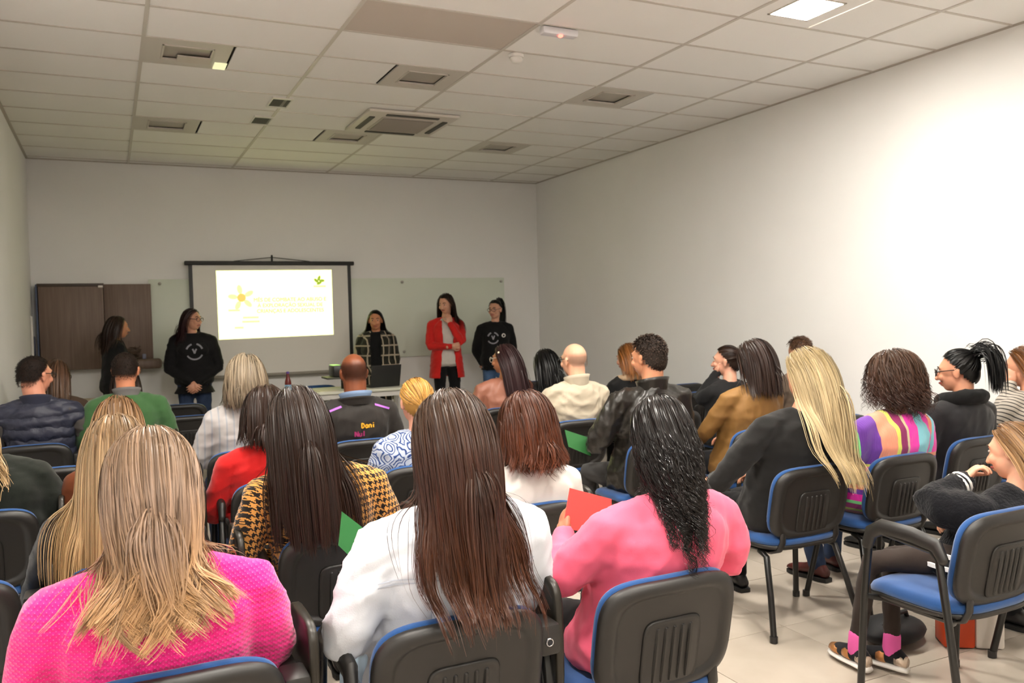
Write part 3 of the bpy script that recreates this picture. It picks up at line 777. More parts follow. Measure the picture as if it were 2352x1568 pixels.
def face_parts(p, brow='2a1c14', lip='9a4a44'):
    C, R, s, root = p['C'], p['R'], p['hs'], p['root']; at = lambda q: C+R@(np.array(q)*s)
    for q in (-1, 1):
        e_ = obj('eye', MB().ell(at((q*.031, .0865, .008)), np.array([.013, .007, .0065])*s, R, 12, 8), plain('eye_white', 'a89c92', .3), root, smooth='all')
        obj('iris', MB().ell(at((q*.031, .0915, .008)), np.array([.0058, .0028, .006])*s, R, 10, 8), plain('eye_dark', '1d120c', .2), e_, smooth='all')
        obj('eyebrow', MB().tube([at((q*.014, .093, .028)), at((q*.031, .0935, .034)), at((q*.049, .083, .029))], np.array([.0035, .0045, .0025])*s, 6), plain('brow_'+brow, brow, .7), root)
    obj('lips', MB().tube([at((-.024, .088, -.062)), at((-.008, .100, -.060)), at((.008, .100, -.060)), at((.024, .088, -.062))], np.array([.003, .0065, .0065, .003])*s, 8), plain('lips_'+lip, lip, .45), root)
def glasses(p, col='151313', rr=.024, th=.0026, square=False):
    C, R, s, root = p['C'], p['R'], p['hs'], p['root']; at = lambda q: C+R@(np.array(q)*s); m = plain('glasses_'+col, col, .3)
    g = thing_child('glasses', root); fm = MB()
    for q in (-1, 1):
        a = np.linspace(0, 2*np.pi, 25)
        fm.tube([at((q*.033+rr*1.1*math.cos(t), .112-abs(math.cos(t))*.002-.06*max(0, q*math.cos(t))*.12, .002+rr*.85*math.sin(t))) for t in a], th*s, 6, ends=False)
        fm.tube([at((q*.059, .106, .006)), at((q*.080, .05, .010)), at((q*.083, -.01, .012)), at((q*.081, -.03, -.004))], th*s, 6)
    fm.tube([at((-.008, .113, .006)), at((.008, .113, .006))], th*s, 6)
    return obj('glasses', fm, m, root)
def thing_child(n, r): return r
# ---- hair
def ell_push(P, c, R, r):
    q = ((P-c)@R)/r; s_ = np.linalg.norm(q, axis=-1, keepdims=True)
    ins = s_[..., 0] < 1
    if ins.any(): P[ins] = c+((q[ins]/np.maximum(s_[ins], 1e-6))*r)@R.T
    return ins
def cap_push(P, a, b_, r):
    d = b_-a; t = np.clip(((P-a)@d)/(d@d), 0, 1)[..., None]; v = P-(a+t*d); n = np.linalg.norm(v, axis=-1, keepdims=True)
    ins = n[..., 0] < (r if np.isscalar(r) else r[..., 0])
    rr = r if np.isscalar(r) else r[ins]
    if ins.any(): P[ins] = (a+t*d)[ins]+v[ins]/np.maximum(n[ins], 1e-6)*rr
HL_Y = [-1, -.50, -.25, -.02, .35, .7, 1]; HL_Z = [-.88, -.86, -.55, -.18, .30, .60, .70]
def hmap(D, off):
    D = np.asarray(D); z = D[..., 2:3]; lo = z < 0; k = np.where(lo, np.sqrt(np.maximum(1-z**4, 1e-6)/np.maximum(1-z**2, 1e-3)), 1.0)
    q = D*(HR+off); return np.concatenate([q[..., :2]*np.minimum(k, 1.5), np.where(lo, q[..., 2:3]*1.30, q[..., 2:3])], -1)
def scalp_dirs(g, n, hl=0.0, ymax=1.0):
    out = np.zeros((0, 3))
    while len(out) < n:
        d = g.normal(size=(n*3, 3)); d /= np.linalg.norm(d, axis=1)[:, None]
        out = np.concatenate([out, d[d[:, 2] > np.interp(d[:, 1], HL_Y, HL_Z)+hl]])
    return out[:n]
HR = np.array([.0785, .099, .092]); HO = np.array([0, -.012, .026])
def ribbons(paths, width, axis_pts, g, twist=.6, tone=None, cap=None, prof_tip=.25):
    """paths (N,K,3) -> one mesh arrays with ridge-free ribbons"""
    N, K, _ = paths.shape
    T = np.gradient(paths, axis=1); T /= np.linalg.norm(T, axis=2, keepdims=True)+1e-9
    out = paths-axis_pts; out /= np.linalg.norm(out, axis=2, keepdims=True)+1e-9
    W_ = np.cross(T, out); W_ /= np.linalg.norm(W_, axis=2, keepdims=True)+1e-9
    tw = g.normal(size=(N, 1, 1))*twist; B = np.cross(T, W_); W_ = W_*np.cos(tw)+B*np.sin(tw)
    t = np.linspace(0, 1, K); pr = np.interp(t, [0, .06, .6, 1], [.6, 1, .9, prof_tip])[None, :, None]
    wd = (width if np.ndim(width) else np.full(N, width))[:, None, None]*pr/2
    V = np.stack([paths+W_*wd, paths-W_*wd], 2).reshape(-1, 3)
    i = np.arange(N)[:, None]*K*2+np.arange(K-1)[None, :]*2
    F = np.stack([i, i+1, i+3, i+2], -1).reshape(-1, 4)
    if tone is None: tone = g.random(N)
    col = np.zeros((N, K, 2, 4)); col[..., 0] = t[None, :, None]; col[..., 1] = tone[:, None, None]; col[..., 3] = 1
    return V, F, col.reshape(-1, 4)
def hair_mesh(root, name, mat, parts):
    V = np.concatenate([p[0] for p in parts]); n = 0; Fs = []
    for p in parts: Fs.append(p[1]+n); n += len(p[0])
    F = np.concatenate(Fs); col = np.concatenate([p[2] for p in parts])
    me = bpy.data.meshes.new(name); me.vertices.add(len(V)); me.vertices.foreach_set('co', V.ravel().astype(np.float32))
    me.loops.add(F.size); me.loops.foreach_set('vertex_index', F.ravel().astype(np.int32))
    me.polygons.add(len(F)); me.polygons.foreach_set('loop_start', np.arange(0, F.size, 4, dtype=np.int32)); me.update(calc_edges=True)
    smooth_mesh(me); a = me.color_attributes.new('tone', 'FLOAT_COLOR', 'POINT'); a.data.foreach_set('color', col.ravel().astype(np.float32))
    me.materials.append(mat); o = bpy.data.objects.new(name, me); COL.objects.link(o); o.parent = root; return o
def cap_part(p, off=.004, hl=0.0, tone=.25, nu=40, nv=26, rootv=.1, lump=0.0, g=None):
    C, R, s = p['C'], p['R'], p['hs']
    th = np.linspace(0.001, np.pi*.88, nv); ph = np.linspace(0, 2*np.pi, nu, endpoint=False)
    D = np.stack([np.sin(th)[:, None]*np.cos(ph), np.sin(th)[:, None]*np.sin(ph), np.repeat(np.cos(th)[:, None], nu, 1)], -1)
    ok = D[..., 2] > np.interp(D[..., 1], HL_Y, HL_Z)+hl
    q = hmap(D, off)
    if lump: q = q*(1+lump*np.sin(D[..., 0:1]*17+2)*np.sin(D[..., 1:2]*15)*np.sin(D[..., 2:3]*13+1))
    V = C+((q+HO)*s).reshape(-1, 3)@R.T
    F = []
    for i in range(nv-1):
        for j in range(nu):
            j2 = (j+1) % nu
            if ok[i, j] and ok[i, j2] and ok[i+1, j] and ok[i+1, j2]: F.append((i*nu+j, (i+1)*nu+j, (i+1)*nu+j2, i*nu+j2))
    col = np.zeros((len(V), 4)); col[:, 0] = rootv; col[:, 1] = tone; col[:, 3] = 1
    return V, np.array(F), col
def resample(path, alive, K):
    N = path.shape[0]; out = np.zeros((N, K, 3))
    for i in range(N):
        q = path[i, :alive[i]+1]; d = np.r_[0, np.cumsum(np.linalg.norm(np.diff(q, axis=0), axis=1))]
        u = np.linspace(0, d[-1] if d[-1] > 0 else 1e-4, K)
        for c in range(3): out[i, :, c] = np.interp(u, d, q[:, c])
    return out
def simulate(p, P, v, g, zend, off, back=.12, side=0.0, steps=60, ds=.02, grav=.30, chair=False, comb=None, collide_body=True, keep=.8, xs=None, gather=0.0):
    C, R, s = p['C'], p['R'], p['hs']; N = len(P); path = [P.copy()]; alive = np.full(N, steps); dead = np.zeros(N, bool)
    hc = C+R@HO*s; cen = p['cen']; b = p['b']; nk = p['P1']
    for k in range(steps):
        near = np.linalg.norm((P-hc)@R/(HR*s), axis=1) < 1.45
        f = np.zeros((N, 3)); f[:, 2] = -grav; f[:, 1] = -back*np.where(near, 1.0, .35)
        if comb is not None: f += comb*np.where(near, 1, 0)[:, None]
        if xs is not None: f[:, 0] += xs
        if gather: f[:, 0] -= gather*(P[:, 0]-hc[0])*np.where(near, .4, 1.0)
        v = v*keep+f; v /= np.linalg.norm(v, axis=1)[:, None]+1e-9
        Q = P+v*ds
        ell_push(Q, hc, R, (HR*s)[None, :]*1.0+off[:, None]) if False else None
        q = ((Q-hc)@R)/((HR*s)[None, :]+off[:, None]); sn = np.linalg.norm(q, axis=1); ins = sn < 1
        if ins.any(): Q[ins] = hc+((q[ins]/sn[ins][:, None])*((HR*s)[None, :]+off[ins][:, None]))@R.T
        if collide_body:
            cap_push(Q, hc+R@np.array([0, 0, -.05]), nk+np.array([0, 0, -.05]), (.058*s+off*.6)[:, None])
            for s_ in (-1, 1):
                cap_push(Q, cen(.93)+np.array([s_*.04, 0, 0]), p['SJ'][s_], (.066*(.5+.5*b)+off*.35)[:, None])
                cap_push(Q, p['SJ'][s_], p['A'][s_][1], (.068*(.5+.5*b)+off*.35)[:, None])
            t = np.clip((Q[:, 2]-cen(0)[2])/(cen(1)[2]-cen(0)[2]), 0, 1); m = (t > .02) & (t < .97)
            if m.any():
                cc = np.stack([cen(x) for x in (0, .25, .5, .75, 1)]); cx = np.interp(t, (0, .25, .5, .75, 1), cc[:, 0]); cy = np.interp(t, (0, .25, .5, .75, 1), cc[:, 1])
                hw = np.interp(t, [q_[0] for q_ in PROF], [q_[1] for q_ in PROF])*b+.016+off*.35; hd = np.interp(t, [q_[0] for q_ in PROF], [q_[2] for q_ in PROF])*b+.016+off*.35
                ux, uy = (Q[:, 0]-cx)/hw, (Q[:, 1]-cy)/hd; rr = (np.abs(ux)**2.5+np.abs(uy)**2.5)**(1/2.5); m2 = m & (rr < 1)
                Q[m2, 0] = cx[m2]+(Q[m2, 0]-cx[m2])/np.maximum(rr[m2], .05); Q[m2, 1] = cy[m2]+(Q[m2, 1]-cy[m2])/np.maximum(rr[m2], .05)
            if chair:
                m = (Q[:, 2] < .835) & (np.abs(Q[:, 0]) < .25) & (Q[:, 1] < .14)
                tgt = np.interp(Q[:, 2], [.74, .80, .835], [-.035, -.03, .03]); Q[m, 1] = np.minimum(Q[m, 1], tgt[m])
        Q[dead] = P[dead]
        v = (Q-P); nn = np.linalg.norm(v, axis=1)[:, None]; v = np.where(nn > 1e-6, v/np.maximum(nn, 1e-6), [0, 0, -1.])
        P = Q; path.append(P.copy())
        nd = (~dead) & (P[:, 2] < zend); alive[nd] = k+1; dead |= nd
        if dead.all(): break
    alive = np.minimum(alive, len(path)-1)
    return np.stack(path, 1), alive
def long_hair(p, mat, hem_z, n=700, K=16, width=.006, vol=(.004, .02), part=0.0, back=.12, side=.5, wave=.0, wfreq=2.0, curl=0.0, cfreq=5.0, clump=.35, nclump=60, hemvar=.05, seed=1, flat_hem=.0, gather=0.0,
              xs=0.0, chair=False, hl=0.0, twist=.5, tip_out=0.0, name='hair', capoff=.004, body=True, cw=None, smooth=2, sidepart=0.0, frontcut=None):
    g = np.random.default_rng(seed); C, R, s = p['C'], p['R'], p['hs']
    D = scalp_dirs(g, n, hl); off = g.uniform(vol[0], vol[1], n)*s
    P = C+((hmap(D, 0.0)+HO)*s+D*off[:, None])@R.T
    sg = np.sign(D[:, 0]-part); sg[sg == 0] = 1
    sg = np.where(D[:, 1] < -.15, D[:, 0]*.5, np.tanh((D[:, 0]-part)/.10)); comb = np.stack([sg*side, np.full(n, -.55), np.full(n, -.35)], 1)@R.T
    v = comb-(D@R.T)*((comb*(D@R.T)).sum(1))[:, None]; v /= np.linalg.norm(v, axis=1)[:, None]+1e-9
    hz = (hem_z if np.ndim(hem_z) == 0 else 0)+g.normal(size=n)*hemvar*.5-np.abs(g.normal(size=n))*hemvar*.4
    combf = np.stack([sg*side*.05, np.full(n, -.06), np.zeros(n)], 1)@R.T
    path, al = simulate(p, P, v, g, hz, off, back, chair=chair, comb=combf, xs=xs, collide_body=body, gather=gather, ds=.018 if K > 14 else .022, steps=70)
    Q = resample(path, al, K)
    for _ in range(smooth): Q[:, 1:-1] = Q[:, 1:-1]*.5+(Q[:, :-2]+Q[:, 2:])*.25
    t = np.linspace(0, 1, K)
    # clumping towards guides
    gi = g.choice(n, min(nclump, n), replace=False); mid = K*2//3
    feat = Q[:, mid]; dist = ((feat[:, None]-feat[gi][None])**2).sum(2); own = gi[dist.argmin(1)]
    cf = clump*np.clip((t-.2)/.8, 0, 1)**1.7
    Q = Q*(1-cf[None, :, None])+(Q[own]+(Q-Q[own])*.12)*cf[None, :, None]
    if wave or curl or tip_out:
        ph = g.uniform(0, 6.28, n); ph = ph[own]+g.normal(size=n)*.35; Ln = np.linalg.norm(np.diff(Q, axis=1), axis=2).sum(1)
        arc = Ln[:, None]*t[None]
        T = np.gradient(Q, axis=1); T /= np.linalg.norm(T, axis=2, keepdims=True)+1e-9
        o1 = np.cross(T, np.array([0, 1., .01])); o1 /= np.linalg.norm(o1, axis=2, keepdims=True)+1e-9; o2 = np.cross(T, o1)
        ramp_ = np.clip((t-.3)/.5, 0, 1)[None, :, None]
        if wave: Q = Q+ramp_*wave*np.sin(arc*wfreq*6.28+ph[:, None])[..., None]*o1+ramp_*wave*.4*np.cos(arc*wfreq*6.28*1.1+ph[:, None])[..., None]*o2
        if curl:
            cr = curl*(.6+.8*g.random(n))[:, None, None]
            Q = Q+ramp_*cr*(np.sin(arc*cfreq*6.28+ph[:, None])[..., None]*o1+np.cos(arc*cfreq*6.28+ph[:, None])[..., None]*o2)
        if tip_out:
            tq = np.clip((t-.78)/.22, 0, 1)[None, :, None]**1.6; dirx = np.sign(np.sin(ph*3+1))[:, None, None]
            Q = Q+tq*tip_out*(np.array([1., 0, 0])*dirx+np.array([0, -.35, .25]))
    ax = np.zeros_like(Q); hc = C+R@HO*s; ax[..., 0] = hc[0]; ax[..., 1] = np.where(Q[..., 2] > C[2]-.08, hc[1], p['P1'][1]+.02); ax[..., 2] = np.minimum(Q[..., 2], hc[2])
    tone = .35*g.random(n)+.65*np.random.default_rng(seed+5).random(n)[own]
    wd = width*g.uniform(.6, 1.35, n)
    parts = [ribbons(Q, wd, ax, g, twist, tone), cap_part(p, capoff, hl)]
    return hair_mesh(p['root'], name, mat, parts)
def short_hair(p, mat, L=.03, n=900, hl=0.0, seed=1, lift=.5, width=.004, lump=0.0, capoff=.006, K=4, fade=True, name='hair'):
    g = np.random.default_rng(seed); C, R, s = p['C'], p['R'], p['hs']
    D = scalp_dirs(g, n, hl); q = hmap(D, capoff*.6)+HO; dirs = np.stack([D[:, 0]*.3+g.normal(size=n)*.35, -.3*np.ones(n)+g.normal(size=n)*.35, -.7*np.ones(n)+D[:, 2]*.5], 1)
    dirs -= D*((dirs*D).sum(1))[:, None]; dirs /= np.linalg.norm(dirs, axis=1)[:, None]; dirs = dirs*(1-lift)+D*lift
    Ls = L*g.uniform(.6, 1.2, n)
    if fade: Ls *= np.interp(D[:, 2], [-.6, 0, .6], [.35, .7, 1.1])
    t = np.linspace(0, 1, K)[None, :, None]; path = q[:, None]+dirs[:, None]*Ls[:, None, None]*t-D[:, None]*(t**2)*Ls[:, None, None]*lift*.4
    Q = C+(path*s)@R.T; ax = np.broadcast_to(C, Q.shape)
    return hair_mesh(p['root'], name, mat, [ribbons(Q, width*g.uniform(.6, 1.3, n), ax, g, .7, None, prof_tip=.4), cap_part(p, capoff, hl, .4, lump=lump)])
def tied_hair(p, mat, tie=(0, -.95, .15), n=700, tail_n=260, tail_len=.3, seed=1, width=.005, hl=0.0, tail_v=(0, -.6, .2), tail_r=.03, lift_=.004, bun=0.0, curl=0.0, K=12, name='hair', tail_grav=.3, back=.02):
    g = np.random.default_rng(seed); C, R, s = p['C'], p['R'], p['hs']
    D = scalp_dirs(g, n, hl); T_ = np.array(tie, float); T_ /= np.linalg.norm(T_)
    t = np.linspace(0, 1, K); q = D[:, None]*(1-t)[None, :, None]+T_[None, None]*t[None, :, None]+g.normal(size=(n, 1, 3))*.03
    q /= np.linalg.norm(q, axis=2, keepdims=True)+1e-9
    off = g.uniform(.003, .010, n)[:, None, None]+.012*t[None, :, None]**4
    Q = C+((q*(HR+off)+HO)*s)@R.T; ax = np.broadcast_to(C+R@HO*s, Q.shape)
    parts = [ribbons(Q, width*g.uniform(.7, 1.3, n), ax, g, .4, None), cap_part(p, .005, hl)]
    tp = C+R@((T_*(HR+.022)+HO)*s)
    if bun:
        bd = g.normal(size=(220, 3)); bd /= np.linalg.norm(bd, axis=1)[:, None]; a = np.linspace(0, 2.6, 10)
        ax1 = g.normal(size=(220, 3)); ax1 -= bd*((ax1*bd).sum(1))[:, None]; ax1 /= np.linalg.norm(ax1, axis=1)[:, None]
        c2 = tp+R@(T_*bun*.7); B = c2+bun*(.82+.2*g.random((220, 1, 1)))*(bd[:, None]*np.cos(a)[None, :, None]+ax1[:, None]*np.sin(a)[None, :, None])
        parts.append(ribbons(B, .007, np.broadcast_to(c2, B.shape), g, .4, None))
    if tail_len:
        m = tail_n; P = tp+g.normal(size=(m, 3))*tail_r*.45*s; v = np.tile(R@np.array(tail_v), (m, 1))+g.normal(size=(m, 3))*.07
        off2 = np.full(m, .02)+g.uniform(0, .012, m); path, al = simulate(p, P, v/np.linalg.norm(v, axis=1)[:, None], g, tp[2]-tail_len*g.uniform(.75, 1.05, m), off2, back, steps=45, ds=.016, grav=tail_grav, keep=.86)
        W_ = resample(path, al, 14); t2 = np.linspace(0, 1, 14)
        if curl:
            ph = g.uniform(0, 6.28, m)[:, None]; W_ = W_+(curl*np.clip(t2*2, 0, 1))[None, :, None]*np.stack([np.sin(t2*22+ph), np.cos(t2*19+ph), 0*ph+0*t2], -1)
        parts.append(ribbons(W_, width*1.2*g.uniform(.7, 1.3, m), np.broadcast_to(C, W_.shape), g, .6, None))
    return hair_mesh(p['root'], name, mat, parts), tp
def ring_collar(p, mat, r=.068, h=.035, th=.012, flare=.0, y0=0, z0=0, name='collar', tilt=.25, open_=False, rx=1.0):
    c = p['P1']+np.array([0, y0, -.02+z0]); rings = []
    for r_, z in ((r, -.02), (r+th*.3, 0), (r+flare*.5, h*.6), (r+flare, h), (r+flare-th, h), (r-th, h*.5), (r-th, -.02)):
        q = super_ring(c+[0, 0, z], r_*rx, r_*.95, 30, 2.1, tilt=-tilt); rings.append(q)
    rings.append(rings[0])
    return obj(name, MB().loft(rings, cap=False), mat, p['root'], smooth='all')
# ------------------------------------------------------------------ garment materials
def xz(t, scale):
    sp = t.n('ShaderNodeSeparateXYZ'); t.l(t.coord(), sp.inputs[0])
    return sp, [t.math('MULTIPLY', sp.outputs[i], scale) for i in (0, 1, 2)]
def m_knit():
    t = NT('hot_pink_knit'); t.set(None, .85, 0, .25, .35); sp, (x, y, z) = xz(t, 1)
    a = t.math('SINE', t.math('MULTIPLY', x, 560)); b = t.math('SINE', t.math('MULTIPLY', z, 560)); m = t.math('MULTIPLY', a, b)
    n = t.noise(7, 4); base = t.ramp(n.outputs[0], [(.3, lin('dc0f70')), (.7, lin('ee2487'))])
    dots = t.ramp(m, [(.75, (0, 0, 0)), (.98, (1, 1, 1))]); c = t.mix(t.math('MULTIPLY', dots.outputs[0], .38), base.outputs[0], lin('ffb0d8')); t.l(c, t.b.inputs['Base Color'])
    rib = t.math('SINE', t.math('MULTIPLY', z, 420)); t.bump(t.math('ADD', t.math('MULTIPLY', m, .5), t.math('MULTIPLY', rib, .5)), .6, .002); return t.m
def m_hound():
    t = NT('houndstooth_wool'); t.set(None, .85, 0, .2, .2); sp, (x, y, z) = xz(t, 1/.003)
    x = t.math('ADD', x, t.math('MULTIPLY', y, .8)); i = t.math('FLOOR', x); j = t.math('FLOOR', z)
    A = t.math('LESS_THAN', t.math('FLOORED_MODULO', i, 8), 4); B = t.math('LESS_THAN', t.math('FLOORED_MODULO', j, 8), 4)
    Cc = t.math('LESS_THAN', t.math('FLOORED_MODULO', t.math('ADD', i, j), 4), 2)
    f = t.math('ADD', t.math('MULTIPLY', A, Cc), t.math('MULTIPLY', B, t.math('SUBTRACT', 1, Cc)))
    t.l(t.mix(f, lin('d2964c'), lin('1d1510')), t.b.inputs['Base Color']); n = t.noise(400, 2); t.bump(n.outputs[0], .3, .002); return t.m
def m_stripes():
    t = NT('striped_poncho_knit'); t.set(None, .9, 0, .2, .3); sp, (x, y, z) = xz(t, 1)
    nz = t.noise(5, 2); u = t.math('ADD', t.math('MULTIPLY_ADD', x, 1.72), t.math('MULTIPLY', nz.outputs[0], .04)); u.node.inputs[0].default_value = 0
    u = t.math('ADD', t.math('MULTIPLY', x, 1.75), .46)
    P, O, Y_, Mg, K, Tq, G = lin('6f3f9e'), lin('f09a7c'), lin('dfe06a'), lin('8e2f62'), lin('f034b0'), lin('86cfe0'), lin('7fd88a')
    v = [(0, G), (.03, P), (.17, P), (.20, O), (.31, O), (.33, Y_), (.37, Mg), (.43, lin('cfc39a')), (.46, K), (.58, Tq), (.76, K), (.85, O), (.90, Tq), (.95, K)]
    r1 = t.ramp(u, v, 'CONSTANT')
    w_ = t.math('SUBTRACT', t.math('FLOORED_MODULO', t.math('ADD', t.math('MULTIPLY', z, 3.2), t.math('MULTIPLY', x, .25)), 1), 0)
    h = [(0, Tq), (.12, K), (.2, Y_), (.25, P), (.36, O), (.46, Y_), (.5, Mg), (.58, G), (.63, K), (.74, P), (.82, O), (.9, Y_), (.94, Tq)]
    r2 = t.ramp(w_, h, 'CONSTANT'); lo = t.math('LESS_THAN', z, .735)
    t.l(t.mix(lo, r1.outputs[0], r2.outputs[0]), t.b.inputs['Base Color']); b = t.math('SINE', t.math('MULTIPLY', x, 700)); t.bump(b, .4, .0015); return t.m
def m_plaid():
    t = NT('plaid_coat_wool'); t.set(None, .85, 0, .2, .2); sp, (x, y, z) = xz(t, 1)
    xx = t.math('ADD', x, t.math('MULTIPLY', y, .6))
    a = t.math('LESS_THAN', t.math('FLOORED_MODULO', t.math('MULTIPLY', xx, 11), 1), .17); b = t.math('LESS_THAN', t.math('FLOORED_MODULO', t.math('MULTIPLY', z, 8.5), 1), .15)
    f = t.math('MAXIMUM', a, b); t.l(t.mix(f, lin('23221a'), lin('a79a86')), t.b.inputs['Base Color']); return t.m
def m_paisley():
    t = NT('blue_paisley_print'); t.set(None, .7, 0, .3, .1); nz = t.noise(9, 2); mp = t.n('ShaderNodeVectorMath', operation='ADD')
    t.l(t.coord(), mp.inputs[0]); sc = t.n('ShaderNodeVectorMath', operation='SCALE'); sc.inputs['Scale'].default_value = .07; t.l(nz.outputs['Color'], sc.inputs[0]); t.l(sc.outputs[0], mp.inputs[1])
    v = t.n('ShaderNodeTexVoronoi', feature='F1'); v.inputs['Scale'].default_value = 15; t.l(mp.outputs[0], v.inputs['Vector'])
    rg = t.math('SINE', t.math('MULTIPLY', v.outputs['Distance'], 34)); r = t.ramp(rg, [(.25, lin('b4bccb')), (.5, lin('4f76b0')), (.75, lin('2a3f74'))])
    n2 = t.noise(5, 3); f = t.ramp(n2.outputs[0], [(.58, (0, 0, 0)), (.68, (1, 1, 1))]); t.l(t.mix(f.outputs[0], r.outputs[0], lin('d8d2cc')), t.b.inputs['Base Color']); return t.m
def m_lines(name, a, b, f, duty, ang=0.0, axis=0, both=None):
    t = NT(name); t.set(None, .8, 0, .25, .1); sp, (x, y, z) = xz(t, 1)
    u = (x, y, z)[axis]; o_ = (z, z, x)[axis]
    u = t.math('ADD', u, t.math('MULTIPLY', o_, ang)); s_ = t.math('LESS_THAN', t.math('FLOORED_MODULO', t.math('MULTIPLY', u, f), 1), duty)
    n = t.noise(8, 3); r = t.ramp(n.outputs[0], [(.3, shade(lin(a), .9)), (.7, shade(lin(a), 1.05))])
    t.l(t.mix(s_, r.outputs[0], lin(b)), t.b.inputs['Base Color']); return t.m
def m_puffer():
    t = NT('navy_puffer_nylon'); t.set(lin('2a2c3b'), .5, 0, .4); sp, (x, y, z) = xz(t, 1); n = t.noise(12, 3)
    w_ = t.math('ABSOLUTE', t.math('SINE', t.math('ADD', t.math('MULTIPLY', z, 42), t.math('MULTIPLY', n.outputs[0], 2.2)))); t.bump(w_, .9, .012); return t.m
def m_denim(name, a, rough=.8):
    t = NT(name); t.set(None, rough, 0, .25); n = t.noise(14, 5); r = t.ramp(n.outputs[0], [(.3, shade(lin(a), .8)), (.7, shade(lin(a), 1.15))]); t.l(r.outputs[0], t.b.inputs['Base Color'])
    n2 = t.noise(600, 2); t.bump(n2.outputs[0], .25, .001); return t.m
def m_leather(name, a, rough=.38, st=.5):
    t = NT(name); t.set(lin(a), rough, 0, .5); n = t.noise(22, 5); t.bump(n.outputs[0], st, .006); return t.m
def m_fuzz(name, a):
    t = NT(name); t.set(lin(a), .95, 0, .1, .12); n = t.noise(90, 4); t.bump(n.outputs[0], .9, .006); return t.m
JEANS = m_denim('blue_jeans', '2c3a55'); JEANS2 = m_denim('light_jeans', '4a668c'); DARKT = cloth('dark_trousers', '17171b'); BLACKT = cloth('black_trousers', '101012')
GREYT = cloth('grey_trousers', '3b3a3a'); LIGHTJ = m_denim('pale_jeans', '9fb4c6')
# hair colours (root, mid, tip)
H_BLONDBR = hairmat('ash_blonde_hair', '735a42', '937a68', 'bd9468'); H_BROWN = hairmat('long_brown_hair', '3e2b1c', '3a221a', '4e2c1a', .38)
H_BLACK = hairmat('black_curly_hair', '1b1411', '120e0d', '160f0d', .28); H_STRAW = hairmat('straw_blonde_hair', '7a5f42', 'a68d6a', 'ad8c60')
H_DARKBR = hairmat('dark_brown_hair', '2c1d14', '261710', '2b1a12', .38); H_AUB = hairmat('auburn_hair', '4f2a18', '4a2615', '5e301a', .4)
H_PLAT = hairmat('platinum_blonde_hair', '8f7c58', 'c2ae88', 'b29c74', .38); H_CURLBR = hairmat('curly_brown_hair', '46301f', '4a3226', '3c2620', .5)
H_JET = hairmat('jet_black_hair', '0b0a0a', '0a0909', '0b0a0a', .35); H_GREY = hairmat('grey_blonde_hair', '8c7d68', '8f7f69', '6b5a48', .42)
H_GOLD = hairmat('golden_hair', 'a57a3e', 'b98a45', 'b98a45', .38); H_PLUM = hairmat('plum_hair', '2d1a1a', '2c1819', '2d191b', .4)
H_MAN = hairmat('short_dark_hair', '1e1510', '231913', '2a1f18', .75, .2); H_MAN2 = hairmat('short_brown_hair', '241a14', '2e221a', '4b3b30', .7, .25)
H_MIDBR = hairmat('mid_brown_hair', '4a3424', '5a4030', '5c432f', .4); H_GING = hairmat('ginger_hair', '5c3818', '7a4a20', '8a5526', .4)
H_RED = hairmat('dark_red_hair', '22100f', '2a1214', '2c1214', .4); H_BR2 = hairmat('brown_shoulder_hair', '30211a', '2e201b', '33241d', .42)
H_LTBR = hairmat('light_brown_hair', '6b4c30', '8a6a48', '9a7850', .4)
R1, R2, R3, R4, R5, R6, R7 = 1.85, 2.83, 3.9, 4.93, 5.97, 7.05, 8.1

# ================================================================== first row
chair(.10, R1, 'chair with blue pad holding the woman in hot pink knit sweater', 2)
p = person('A1', 'seated woman in hot pink knit sweater with long ash-blonde hair', .075, R1, ht=1.258, b=1.2, sw=1.2, ab=1.25, sdrop=.015, top=m_knit(), legs=DARKT, pitch=10, wr=.003, hy=.03, neck=1.1,
           arms={-1: ((-.26, .26, .70), (-.10, .46, .64), (.5, .8, -.1), (0, 0, -1)), 1: ((.26, .26, .70), (.10, .46, .64), (-.5, .8, -.1), (0, 0, -1))})
long_hair(p, H_BLONDBR, .915, n=5200, K=24, width=.0027, vol=(.005, .028), part=-.03, back=.08, side=.40, gather=.7, wave=.012, wfreq=2.4, clump=.72, nclump=90, hemvar=.06, seed=11, tip_out=.04)
chair(.76, R1, 'chair holding the woman in white denim jacket, long brown hair over its back', 2)
p = person('A2', 'seated woman in white denim jacket with very long brown hair', .79, R1, ht=1.302, b=1.16, sw=1.22, ab=1.2, sdrop=.01, top=cloth('white_denim', 'd3d6de', .85, .1, .35, 300, .04), topname='denim_jacket', legs=LIGHTJ, pitch=6, px=.02, wr=.006,
           arms={-1: ((-.29, .20, .72), (-.15, .45, .64), (.4, .8, -.1), (0, 0, -1)), 1: ((.27, .26, .74), (.12, .5, .66), (-.4, .8, -.1), (0, 0, -1))})
long_hair(p, H_BROWN, .895, n=5600, K=24, width=.0027, vol=(.005, .028), part=.02, back=.09, side=.40, gather=.25, wave=.006, wfreq=2.2, clump=.6, nclump=150, hemvar=.10, seed=12, chair=True)
ring_collar(p, cloth('white_denim', 'd3d6de'), .072, .05, .014, .012, tilt=.2)
SEAM = plain('denim_seam', 'b4bac8', .8)
for pts in ([(-.22, .865), (-.1, .875), (0, .88), (.1, .875), (.22, .865)], [(-.22, .855), (-.1, .865), (0, .87), (.1, .865), (.22, .855)], [(-.10, .865), (-.095, .8), (-.09, .7)], [(.12, .865), (.115, .8), (.11, .7)]):
    q = np.array(pts); u = np.linspace(0, 1, 24); k = np.linspace(0, 1, len(q)); mb = MB(); strip(mb, np.stack([np.interp(u, k, q[:, 0]), np.interp(u, k, q[:, 1])], 1), .0028); decal('seam', mb, SEAM, p['root'], p['garment'], -1)
